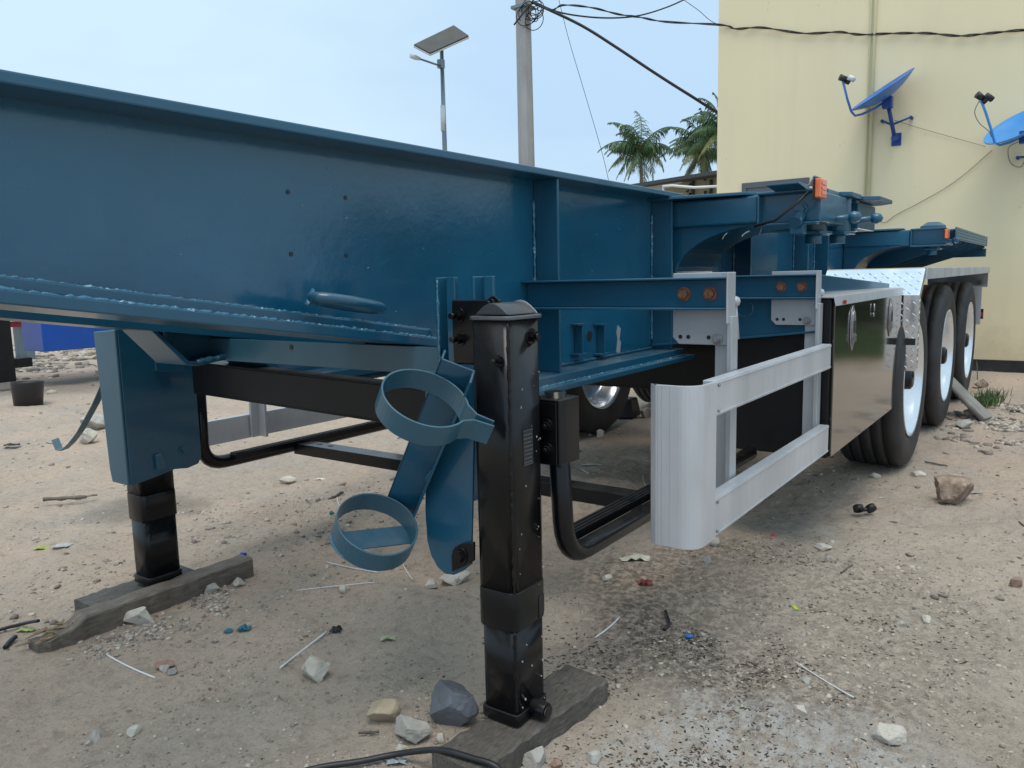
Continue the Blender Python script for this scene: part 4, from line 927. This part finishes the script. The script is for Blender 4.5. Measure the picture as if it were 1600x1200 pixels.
# amber markers
def marker(c, w, h, nrm_, parent):
    g = MB(); x, y, z = c
    g.box(x-w/2, x+w/2, y-.022, y, z-h/2, z+h/2); m_ = g.build('marker_lamp', AMBER, parent, .004)
    g = MB()
    for k in (-.26, .0, .26): g.box(x-w*.33, x+w*.33, y-.025, y-.0222, z+h*k-h*.09, z+h*k+h*.09)
    g.build('lens_rib', AMBER, m_, .001)
    MB().box(x-w/2-.006, x+w/2+.006, y+.0002, y+.006, z-h/2-.006, z+h/2+.006).build('lamp_base', PLASTB, m_)
marker((3.135,.810,1.450), .092, .070, None, T)
g = MB(); g.tube([(3.12,.84,1.44),(3.08,.87,1.40),(3.08,.95,1.34),(3.14,1.05,1.325)], .006, 6); g.build('lamp_lead', CABLE, T)
g = MB()
for (a, b) in (((1136,364),(1129,373)),((1171,361),(1159,369)),((1190,358),(1187,366))):
    q1, q2 = PX(*a, 3.22), PX(*b, 3.20); g.band([q1, (q1+q2)/2+Vector((0,0,.004)), q2], (.3,-.2,1), .006, .0012)
g.build('cable_ties', WHITEP, T)
marker((6.575,.79,1.392), .10, .065, None, T)
# rear deck
g = MB(); g.box(6.72, 9.25, .735, .745, 1.352, 1.446).box(7.02, 9.25, .745, 1.398, 1.436, 1.446); rd = g.build('rear_deck', BLUE_G, T, .002)
g = MB()
for i in range(110):
    for j in range(4):
        x = 6.74+i*.0226; z = 1.36+j*.022; u = Vector((1,0,1 if (i+j) % 2 else -1)).normalized(); c = Vector((x,.7349,z)); v = u.cross(Vector((0,1,0)))
        g.add([c-u*.009,c-v*.0022,c+u*.009,c+v*.0022,c-Vector((0,.0016,0))],[(0,1,4),(1,2,4),(2,3,4),(3,0,4)])
o = g.build('tread_lugs', BLUE_G, rd); o['kind'] = 'stuff'
for x in (7.15, 7.55, 7.95, 8.35, 8.75, 9.15):
    MB().prism([(.75,1.436),(1.498,1.436),(1.498,1.14),(1.30,1.16),(.75,1.335)], x, x+.01, 'x').build('outrigger', BLUE, T)
MB().box(9.20,9.25,.74,1.498,1.25,1.33).build('end_beam', BLUE, T)

# ================================================================ NEIGHBOURING TRAILER (far left)
U = thing('parked_trailer', (4.2, 11, 0), 'second trailer far behind with bright blue side panel and black leg', 'trailer')
MB().box(3.75, 3.95, 9.90, 10.10, .10, 1.0).build('landing_leg', BLACK2, U, .01)
MB().box(3.95, 4.15, 9.92, 10.05, .25, .36).build('leg_arm', BLACK2, U, .01)
g = MB(); g.box(4.22, 6.0, 9.77, 10.3, .42, .92); g.build('side_box', BLUEBOX, U, .01)
g = MB(); g.lathe([(.001,.05),(.035,.045),(.05,.0)], (4.80,9.75,.79), (0,-1,0), 14); g.build('white_knob', WHITEP, U)
MB().box(2.5, 12, 10.3, 10.45, .93, 1.35).box(2.5,12,11.6,11.75,.93,1.35).build('beam', BLUEBOX, U)
MB().box(3.8, 4.0, 10.45, 11.6, .95, 1.2).build('crossmember', BLUEBOX, U)
for x in (9.,10.4): 
    for y in (10.1, 11.9): MB().lathe([(.25,-.15),(.45,-.15),(.5,-.1),(.5,.1),(.45,.15),(.25,.15),(.2,0),(.001,0)], (x,y,.5), (0,1,0), 32).build('wheel', RUBBER, U)
q1 = PY(18, 489, 14); q2 = PY(36, 510, 14)
V = thing('red_trailer_end', (q1.x, 14, 0), 'dark red panel on a grey post far off at the left edge', 'vehicle')
MB().box(q1.x-.3, q2.x, 13.95, 14.4, q2.z, q1.z+.15).build('panel', DKRED, V)
MB().box(q1.x-.3, q2.x, 13.93, 13.949, q2.z+.09, q2.z+.10).build('panel_trim', WHITEP, V)
MB().box(q2.x+.002, q2.x+.10, 13.9, 14.4, 0, q1.z+.15).build('post', GALV, V)
MB().box(q1.x-.4, q1.x-.3, 13.95, 14.4, 0, q1.z+.15).build('post', GALV, V)

# ================================================================ LOOSE THINGS
def board(A, B, w, h, m, label, seed, ends=.04, broken=False, z0=None):
    # weathered board from A to B (centre line, ground), slightly irregular
    A = Vector(A); B = Vector(B); d = (B-A); Ln = d.length; d.normalize(); n = Vector((-d.y, d.x, 0)); rnd = random.Random(seed); g = MB(); N_ = 26; o = 0
    for i in range(N_+1):
        u = i/N_; p = A+d*Ln*u; ww = w*(1+rnd.uniform(-.02,.02)); hh = h*(1+rnd.uniform(-.04,.04)); e0 = rnd.uniform(-.004,.004)
        if broken and u < .22: k = u/.22; hh *= .35+.65*k+rnd.uniform(-.12,.12); ww *= .70+.30*k+rnd.uniform(-.1,.1); e0 += rnd.uniform(-.012,.012)
        zz = z0 if z0 is not None else 0
        for a, b in ((-.5,0),(.5,0),(.5,.9),(.42,1),(-.44,1),(-.5,.92)):
            g.v.append(tuple(p + n*(ww*a+e0) + Vector((0,0,zz-.012*(b == 0)+hh*b))))
    for i in range(N_):
        for k in range(6): g.f.append((i*6+k, i*6+(k+1) % 6, (i+1)*6+(k+1) % 6, (i+1)*6+k)); g.sm.append(False)
    g.f += [tuple(range(5,-1,-1)), tuple(N_*6+k for k in range(6))]; g.sm += [False]*2
    return tag(recenter(g.build('wood_plank', m)), label, 'plank')
board((1.245,1.085,0), (1.765,1.040,0), .145, .055, WOOD2, 'dark weathered plank under the near landing leg', 2)
board((1.015,2.625,0), (1.81,2.635,0), .085, .066, WOOD, 'long grey plank with splintered end beside the far landing leg', 5, broken=True)
board((1.24,2.770,0), (1.64,2.765,0), .150, .046, WOOD2, 'short wide dark plank under the far landing leg', 9)
g = MB(); rnd = random.Random(3)
for i in range(22):
    a = Vector((1.02+rnd.uniform(0,.16), 2.63+rnd.uniform(-.035,.035), .012+rnd.random()*.045)); g.tube([a, a+Vector((rnd.uniform(-.07,.02), rnd.uniform(-.012,.012), rnd.uniform(-.012,.012)))], [.007,.002], 4, smooth=False)
tag(recenter(g.build('wood_splinters', WOODRAW)), 'pale splinters torn from the broken end of the long plank', 'splinters')

def rock(px, py, w, h, m, label, seed, d=None, sharp=.30, cat='stone', name='stone', flat=1., group=None, cuts=11):
    # px, py: bottom centre in the photograph, w, h in metres
    import bmesh
    rnd = random.Random(seed); p = G(px, py); d = d or w*.8
    bm = bmesh.new(); bmesh.ops.create_icosphere(bm, subdivisions=4 if w > .03 else 3, radius=1.0)
    pl = []
    for i in range(cuts):
        nn = Vector((rnd.gauss(0,1), rnd.gauss(0,1), rnd.gauss(0,.8))).normalized(); pl.append((nn, rnd.uniform(.46,.72)))
    off = Vector((rnd.random()*50, rnd.random()*50, 0))
    for v in bm.verts:
        c = v.co.copy()
        for nn, k in pl:
            t = c.dot(nn)
            if t > k: c -= nn*(t-k)*1.0
        c *= 1+.05*mnoise.noise(c*2.2+off)+.04*mnoise.noise(c*6+off)+.03*mnoise.noise(c*15+off)
        v.co = c
    xs_ = [v.co.x for v in bm.verts]; ys_ = [v.co.y for v in bm.verts]; zs_ = [v.co.z for v in bm.verts]
    sx_, sy_, sz_ = max(xs_)-min(xs_), max(ys_)-min(ys_), max(zs_)-min(zs_)
    a = rnd.uniform(-.4,.4); base = math.atan2(-.81, .58)
    M = Matrix.Rotation(base+a*.5, 4, 'Z') @ Matrix.Diagonal((w/sx_, d/sy_, h/sz_*1.2, 1))
    for v in bm.verts: v.co = M @ v.co
    zmin = min(v.co.z for v in bm.verts)
    for v in bm.verts: v.co.z -= zmin+h*.18
    me = bpy.data.meshes.new(name); bm.to_mesh(me); bm.free(); me.materials.append(m)
    me.polygons.foreach_set('use_smooth', [False]*len(me.polygons))
    o = bpy.data.objects.new(name, me); col.objects.link(o)
    back = Vector((p.x, p.y, 0)).normalized()*d*.42
    o.location = (p.x+back.x, p.y+back.y, float(gheight(np.array(p.x+back.x), np.array(p.y+back.y)))-.002)
    return tag(o, label, cat, group)
def pxm(px, py, n): # metres for n photo pixels at that ground point
    p = G(px, py); dep_ = p.x*AX[2]+p.y*AY[2]+(p.z-HC)*AZ[2]; return n*dep_/F
def rockp(px, py, wp, hp, m, label, seed, **k): s_ = pxm(px, py, 1); return rock(px, py, wp*s_, hp*s_*1.0, m, label, seed, **k)
rockp(1491, 791, 60, 40, STONEB, 'large brown pitted rock alone on the right-hand dirt', 5, cuts=13)
rockp(495, 1069, 48, 40, STONE, 'blocky pale stone beside a white straw and black cap', 14, cuts=14)
rockp(597, 1131, 52, 34, STONEY, 'ochre-topped stone left of the near leg stones', 21)
rockp(645, 1160, 62, 34, STONEG, 'flat pale grey stone in front of the dark rock', 8, d=.075, cuts=13)
rockp(712, 1140, 80, 62, STONED, 'dark bluish rock leaning by the near leg plank', 31, cuts=13)
rockp(213, 975, 66, 27, STONE, 'pale angular stone against the long far plank', 6, d=.05, cuts=13)
rockp(1387, 1157, 48, 32, STONE, 'whitish stone low in the right foreground', 17, cuts=13)
rockp(140, 695, 32, 24, STONE, 'pale stone by the hanging blue hook strap', 19)
rockp(152, 672, 46, 20, STONEG, 'flat grey slab behind the pale stone near the hook strap', 22)
rockp(836, 1199, 40, 28, STONEG, 'rounded grey stone against the front corner of the near plank', 27)
rockp(930, 1190, 26, 16, STONEG, 'flat oval stone right of the near plank', 33)
rockp(868, 1199, 18, 14, STONER, 'small pinkish stone below the near plank', 34)
rockp(1286, 862, 26, 11, STONE, 'small white elongated stone right of the red bottle cap', 35)
rockp(1587, 917, 19, 14, STONER, 'small reddish-brown stone at the right edge', 36)
rockp(1118, 856, 20, 14, STONE, 'small pale stone just below the guard corner', 37)
rockp(149, 1148, 21, 15, STONEG, 'grey pebble alone in the lower left dirt', 38)
rockp(272, 1050, 16, 12, STONEG, 'round mottled pebble at the end of a white straw', 39)
rockp(257, 1040, 30, 12, STONER, 'low brownish clod behind the mottled pebble', 40)
rockp(948, 911, 16, 12, STONE, 'white lumpy pebble left of the dark stained dirt', 41)
rockp(372, 915, 18, 16, STONE, 'small pale cube-like stone at the far plank end', 42)
rockp(330, 925, 26, 13, STONEG, 'low grey stone near the right end of the far plank', 43)
rockp(88, 1010, 16, 14, STONEG, 'dark grey pebble below the splintered plank end', 44)
rockp(710, 912, 52, 20, STONE, 'whitish flat stone partly behind the near leg', 45, cuts=14)
rockp(925, 664, 34, 18, STONEG, 'flat grey stone beside the far wheel', 46)
rockp(938, 683, 12, 14, STONE, 'small upright pale stone before the far wheel', 47)
rockp(1012, 652, 22, 16, STONE, 'pale rubble piece beside the red brick fragment', 48)
rockp(1520, 655, 28, 14, STONE, 'rounded pale stone before the wooden wheel chock', 49)
rockp(1505, 668, 30, 13, STONEG, 'flat pale stone in front of the middle wheel', 50)
rockp(1535, 606, 22, 14, STONEB, 'brown clod beyond the weed tuft near the wall', 51)
rockp(1105, 880, 16, 12, STONEG, 'grey pebble on the stained dirt', 52)
rockp(690, 1160, 14, 16, STONE, 'small white stone wedged beside the near plank', 53)
rockp(625, 1178, 22, 18, STONE, 'pale stone beside the yellow wrapper scrap', 54)
rockp(1435, 745, 20, 9, STONE, 'flat pale stone in front of the first wheel', 55)
rockp(1365, 748, 18, 9, STONEG, 'low grey stone under the first wheel front', 56)
rockp(452, 751, 26, 10, STONE, 'crumbly white lump on the dirt past the rack', 57)
rockp(1292, 880, 10, 10, STONEG, 'small grey chip below the white elongated stone', 58)
# repeated pale pebbles lying about
peb = None; rnd = random.Random(12)
for i in range(30):
    while True:
        px, py = rnd.uniform(0,1590), rnd.uniform(700,1195); q_ = G(px, py)
        if not (735 < px < 960 and py > 880): break
    wpx = rnd.uniform(8,15)
    if peb is None or i < 5:
        peb = rockp(px, py, wpx, wpx*.6, STONE if i % 2 else STONEG, 'small pale pebble lying loose on the dirt', 70+i, name='pebble', cat='pebble', group='small pale pebbles on the dirt'); pebs = globals().setdefault('PEBS', []); pebs.append(peb)
    else:
        o = rnd.choice(PEBS).copy(); col.objects.link(o); o.location = (q_.x, q_.y, float(gheight(np.array(q_.x), np.array(q_.y)))-.001); o.rotation_euler = (0,0,rnd.random()*6); k_ = rnd.uniform(.6,1.3); o.scale = (k_,k_,k_)
# chock, brick, black block, pot
g = MB(); a = G(1478, 618); b = G(1542, 655); a = Vector((6.98,.80,.30)); b = Vector((6.72,.47,.02)); g.band([a, b], (.8,-.2,0), .16, .035); tag(recenter(g.build('wood_board', mat('grey_board', (.24,.23,.21), .85, var=.25, var_scale=8, bump=.4))), 'sloping grey board propped against the middle wheel', 'board')
p = G(1025, 650); g = MB(); g.box(-.09,.09,-.05,.05,0,.06, Matrix.Translation((p.x,p.y,0)) @ Matrix.Rotation(.5,4,'Z')); tag(recenter(g.build('brick', mat('red_brick', (.28,.085,.05), .9, var=.3, var_scale=20), bevel=.012)), 'broken red brick on the dirt behind the aluminium guard', 'brick')
p = G(968, 650); g = MB(); g.add([(p.x+x,p.y+y,z) for x,y,z in ((-.10,.16,0),(-.08,-.16,0),(.14,-.13,0),(.14,.15,0),(-.06,.05,.15),(-.05,-.13,.16),(.11,-.11,.15),(.12,.03,.15))],[(0,1,2,3),(4,7,6,5),(0,4,5,1),(1,5,6,2),(2,6,7,3),(3,7,4,0)]); tag(recenter(g.build('wheel_chock', PLASTB, bevel=.012)), 'black wedge block beside the far wheel under the trailer', 'wheel chock')
p = G(47, 634); g = MB(); g.lathe([(.001,.012),(.118,.012),(.140,.235),(.146,.235),(.146,.225),(.128,.0),(.001,0)], (p.x+.02,p.y+.08,0), (.05,.02,1), 28); tag(recenter(g.build('bucket', PLASTB)), 'small black plastic bucket on the dirt at far left', 'bucket')

# straws / cable ties
def straw(a, b, label, r=.0022, m=WHITEP, bend=.01):
    A, B = G(*a, .006), G(*b, .006); mid = (A+B)/2 + Vector(((B-A).y, -(B-A).x, 0))*bend*8*(.5 if bend else 0)
    g = MB(); pts = [(1-t)**2*A+2*t*(1-t)*mid+t*t*B for t in [i/11 for i in range(12)]]
    hs = [float(gheight(np.array(p.x),np.array(p.y))) for p in pts]; m0, m1 = hs[0], hs[-1]; lift = max([h-(m0+(m1-m0)*i/11) for i, h in enumerate(hs)]+[0]); pts = [Vector((p.x,p.y,m0+(m1-m0)*i/11+lift*.6+.003)) for i, p in enumerate(pts)]; g.tube(pts, r, 6); return tag(recenter(g.build('plastic_straw', m)), label, 'straw', 'white plastic strips on the dirt')
straw((166,1017),(242,1053),'white strip below the long far plank', .0028)
straw((438,1047),(510,985),'white strip leading to the black cap', .0032, bend=0)
straw((510,875),(590,898),'white strip under the lower bottle ring', .0022)
straw((463,919),(585,914),'thin white strip lying nearly level left of the near leg', .0017, bend=-.008)
straw((1240,1032),(1334,1087),'long thin white strip in the right foreground', .0017)
straw((930,996),(968,966),'short greyish strip right of the near leg', .0028, bend=.015)
straw((630,882),(644,902),'short white strip below the ring at its right side', .002)
straw((527,780),(531,794),'tiny white strip beside the brown cigar-like stick', .002)
straw((1005,742),(1009,762),'tiny pale strip behind the black step bar', .002)
straw((908,725),(920,737),'tiny white strip between the leg and the guard', .002)
# caps, shards and scraps
def cap(px, py, r, m, label, tilt=(.3,.1,1)):
    p = G(px, py); z = float(gheight(np.array(p.x), np.array(p.y))); g = MB(); g.lathe([(.001,r*.75),(r*.93,r*.75),(r,r*.6),(r,0),(r*.88,0),(r*.86,r*.55),(.001,r*.6)], (p.x,p.y,z+.001), tilt, 20); return tag(recenter(g.build('bottle_cap', m)), label, 'bottle cap')
cap(1210, 842, .017, simple('red_plastic',(.55,.02,.04)), 'red bottle cap on the stained dirt', (.2,.5,-1))
cap(1076, 998, .012, simple('blue_plastic',(.01,.20,.62)), 'bright blue bottle cap on ashy dirt')
cap(380, 868, .014, simple('deep_blue_plastic',(.01,.09,.50)), 'dark blue bottle cap by the far plank end')
cap(518, 804, .016, simple('green_plastic',(.01,.12,.10)), 'dark green bottle cap left of the lower ring', (.4,-.5,.6))
def scrap(px, py, wp, hp, m, label, seed, cat='scrap', name='plastic_scrap', crumple=.5):
    rnd = random.Random(seed); p = G(px, py); s_ = pxm(px, py, 1); w, h = wp*s_, hp*s_*1.8; z = float(gheight(np.array(p.x), np.array(p.y))); n = 6; g = MB(); rx = Vector((.58,-.81,0)); fy = Vector((.81,.58,0))
    for i in range(n+1):
        for j in range(n+1):
            u, v = i/n-.5, j/n-.5; k = 1-.35*rnd.random()*(abs(u)+abs(v)); q_ = Vector((p.x,p.y,z)) + rx*w*u*k + fy*h*v*k + Vector((0,0,.003+crumple*w*.35*rnd.random()*(1-1.2*abs(u)))); g.v.append(tuple(q_))
    for i in range(n):
        for j in range(n): a = i*(n+1)+j; g.f.append((a,a+1,a+n+2,a+n+1)); g.sm.append(False)
    return tag(recenter(g.build(name, m)), label, cat)
TEAL = simple('teal_fabric', (.01,.13,.19))
scrap(357, 983, 16, 8, TEAL, 'smaller teal scrap beside the larger teal scrap', 1)
scrap(381, 981, 24, 10, TEAL, 'larger teal cloth scrap on the left dirt', 2, crumple=.9)
scrap(992, 876, 50, 12, simple('pale_rag', (.50,.50,.40)), 'crumpled pale rag below the black step tube', 3, crumple=.45)
scrap(1008, 914, 26, 9, simple('maroon_shard', (.20,.035,.035)), 'folded maroon shard on the stained dirt', 4, crumple=1.2)
scrap(524, 980, 20, 10, PLASTB, 'black star-shaped plastic piece at the end of a white strip', 5, crumple=1.2)
scrap(1243, 943, 7, 12, simple('lime_leaf', (.42,.55,.06)), 'small lime-green leaf on the ashy dirt', 6)
scrap(606, 1004, 26, 7, simple('pale_green_leaf', (.36,.40,.24)), 'curled pale green leaf in the centre foreground', 7, crumple=.8)
scrap(66, 856, 26, 6, simple('yellow_green_leaf', (.35,.42,.10)), 'yellow-green leaf left of the far leg', 8)
scrap(98, 855, 28, 11, simple('grey_chip', (.40,.39,.37)), 'greyish chip beside the yellow-green leaf', 9, crumple=.2)
scrap(568, 776, 34, 12, simple('pink_shard', (.33,.20,.18)), 'dull pink shard behind the lower ring', 10, crumple=.3)
scrap(632, 1172, 14, 10, simple('yellow_wrapper', (.60,.45,.04)), 'yellow wrapper scrap by the black hose', 11)
scrap(1525, 770, 28, 8, simple('grey_film', (.28,.28,.27)), 'torn grey film at the right edge of the dirt', 12, crumple=.15)
scrap(40, 985, 30, 7, simple('lime_leaf_two', (.38,.45,.14)), 'green leaf by the splintered plank end', 13)
scrap(620, 1192, 34, 10, simple('blue_grey_foil', (.30,.34,.36)), 'crumpled bluish foil under the black hose', 14, crumple=.8)
scrap(18, 700, 28, 8, PLASTB, 'dark torn scrap near the left edge', 15)
scrap(500, 745, 16, 6, simple('white_paper', (.6,.58,.52)), 'small white paper flake behind the rack', 16)
scrap(925, 722, 34, 6, simple('cream_paper', (.58,.55,.48)), 'cream paper flake between leg and guard', 17, crumple=.1)
g = MB(); p = G(1352, 800); z = .004
for k, dx in enumerate((-.028, .022)):
    c = p+Vector((.58*dx*1.2,-.81*dx*1.2,.018)); g.lathe([(.010,-.012),(.024,-.012),(.024,.012),(.010,.012),(.010,-.012)], c, (.5,.3+.3*k,.6), 16)
g.tube([p+Vector((-.015,.02,.012)), p+Vector((.02,-.03,.012))], .010, 8); tag(recenter(g.build('rubber_piece', PLASTB)), 'black rubber coupling piece left of the big brown rock', 'rubber piece')
g = MB(); g.tube([G(1040,955,.008), G(1043,966,.012), G(1046,975,.008), G(1038,984,.006)], .006, 6); tag(recenter(g.build('rubber_strip', PLASTB)), 'short curved black strip on ashy dirt', 'rubber strip')
def stick(a, b, r, m, label, name='stick'):
    A, B = G(*a, r*.8), G(*b, r*.8); n = 8; g = MB(); g.tube([A.lerp(B, t)+Vector((0,0,random.uniform(0,r*.4))) for t in [i/(n-1) for i in range(n)]], [r*random.uniform(.6,1.05) for _ in range(n)], 7, jitter=.2); return tag(recenter(g.build(name, m)), label, 'stick')
stick((514,782),(535,770), .012, WOOD2, 'short brown rolled stick behind the lower ring')
stick((68,781),(135,777), .012, WOOD, 'flat grey driftwood chip on the left dirt')
stick((100,778),(152,774), .007, WOODRAW, 'thin splinter beside the driftwood chip')
stick((1314,895),(1332,883), .004, WOOD2, 'thin dark twig right of the stained dirt')
stick((1445,722),(1480,728), .006, WOOD2, 'dark twig in front of the first wheel')
stick((560,1146),(592,1144), .004, WOOD2, 'thin dark twig left of the flat grey stone')
stick((72,700-8),(96,706-10), .005, WOOD2, 'thin stick beside the black bucket')
stick((1592,815),(1600,822), .004, WOOD2, 'tiny twig at the right edge')
cable('rubber_hose', [G(440,1215,.01), G(500,1199,.012), G(560,1190,.012), G(610,1180,.014), G(650,1174,.03), G(690,1172,.064), G(735,1184,.066), G(775,1198,.06), G(800,1230,.02)], .0075, 'black rubber hose lying across the front of the near plank', PLASTB, 10)
cable('dark_strap', [G(-20,990,.008), G(10,981,.01), G(30,976,.012), G(47,972,.03), G(60,970,.045)], .006, 'dark cord running to the splintered plank end', PLASTB, 8)
cable('black_pipe_scrap', [G(8,1012,.008), G(15,1003,.012), G(24,995,.012)], .008, 'short black tube scrap at the left edge', PLASTB, 8)

# ---- gravel and litter scattered on the dirt
ico_v = np.array([(0,0,1)]+[(.894*math.cos(a),.894*math.sin(a),.447) for a in np.arange(5)*1.2566]+[(.894*math.cos(a),.894*math.sin(a),-.447) for a in np.arange(5)*1.2566+.628]+[(0,0,-1)])
ico_f = [(0,1+i,1+(i+1)%5) for i in range(5)]+[(1+i,6+i,1+(i+1)%5) for i in range(5)]+[(6+i,6+(i+1)%5,1+(i+1)%5) for i in range(5)]+[(6+i,11,6+(i+1)%5) for i in range(5)]
ico_f = np.array(ico_f)
def scatter(n, sampler, smin, smax, powr, m, name, label, cat, flat=.6, stretch=1., rng=RNG):
    x, y = sampler(n); n = len(x); s_ = smin+(smax-smin)*rng.random(n)**powr
    z = gheight(x, y)+s_*.08
    V_ = ico_v[None]*(1+rng.uniform(-.38,.38,(n,12,1))); sc = np.stack([s_*rng.uniform(.7,1.3,n)*stretch, s_*rng.uniform(.6,1.1,n), s_*flat*rng.uniform(.5,1.1,n)], -1)
    V_ = V_*sc[:,None,:]; a = rng.random(n)*6.283; c, sn = np.cos(a)[:,None], np.sin(a)[:,None]; tl = rng.uniform(-.4,.4,n)[:,None]
    X_ = V_[...,0]*c-V_[...,1]*sn; Y_ = V_[...,0]*sn+V_[...,1]*c; Z_ = V_[...,2]+X_*tl*.5
    P_ = np.stack([X_+x[:,None], Y_+y[:,None], Z_+z[:,None]], -1).reshape(-1,3)
    F_ = (ico_f[None]+(np.arange(n)*12)[:,None,None]).reshape(-1,3)
    me = fast_mesh(name, P_, F_, 3); me.materials.append(m); o = bpy.data.objects.new(name, me); col.objects.link(o); o['kind'] = 'stuff'; o['label'] = label; o['category'] = cat; return o
def samp_view(lo_d, hi_d, dens, seed, power=1.5):
    def f(n):
        r = np.random.default_rng(seed); th = r.uniform(math.radians(-7), math.radians(76), n*2); d = lo_d*(hi_d/lo_d)**(r.random(n*2)**power)
        x, y = d*np.cos(th), d*np.sin(th); k = r.random(n*2) < np.clip(dens+1.6*vnoise(x, y, 1.3, 21)+1.2*vnoise(x, y, 4., 22), .04, 1); return x[k][:n], y[k][:n]
    return f
scatter(42000, samp_view(.8, 4.5, .24, 1), .0012, .0085, 3.2, GRAVEL, 'gravel', 'fine mixed gravel strewn over the near dirt', 'gravel')
scatter(9000, samp_view(3.0, 13, .12, 2, 1.0), .003, .020, 4.2, GRAVEL, 'gravel', 'coarser gravel and rubble strewn over the farther dirt', 'gravel')
def samp_blob(cx, cy, sx_, sy_, seed, seed2=31):
    def f(n):
        r = np.random.default_rng(seed); x = r.normal(cx, sx_, n*3); y = r.normal(cy, sy_, n*3); k = r.random(n*3) < np.clip(.25+2.2*vnoise(x, y, 3.2, seed2)+1.6*vnoise(x, y, 9, seed2+1), .02, 1); return x[k][:n], y[k][:n]
    return f
scatter(6000, samp_blob(2.35, .80, .42, .28, 5), .0010, .0048, 2.2, LITTER, 'leaf_litter', 'dark bits of litter and bark staining the dirt below the guard', 'litter', flat=.35, stretch=1.8)
scatter(2600, samp_blob(1.55, .55, .38, .30, 6, 35), .0010, .0040, 2.2, LITTER, 'leaf_litter', 'fine dark litter on the dirt right of the near leg', 'litter', flat=.35, stretch=1.8)
scatter(1500, samp_view(.8, 6, .1, 9), .0010, .0048, 2.5, LITTER, 'leaf_litter', 'scattered dark crumbs over the open dirt', 'litter', flat=.4, stretch=1.6)
scatter(1600, samp_blob(6.9, .42, .45, .13, 11), .008, .035, 2.5, GRAVEL, 'gravel', 'rubble heaped beside the rear wheels', 'gravel')
scatter(900, samp_blob(1.62, 2.50, .35, .08, 12), .003, .013, 2.5, GRAVEL, 'gravel', 'grit along the long far plank', 'gravel')
scatter(900, samp_blob(1.22, 1.25, .14, .10, 13), .002, .010, 2.5, GRAVEL, 'gravel', 'grit round the stones at the near leg', 'gravel')
scatter(2500, samp_blob(6.5, 13.5, 2.4, 1.6, 14), .02, .09, 2.5, GRAVEL, 'gravel', 'pale rubble heap far behind at the left', 'gravel')
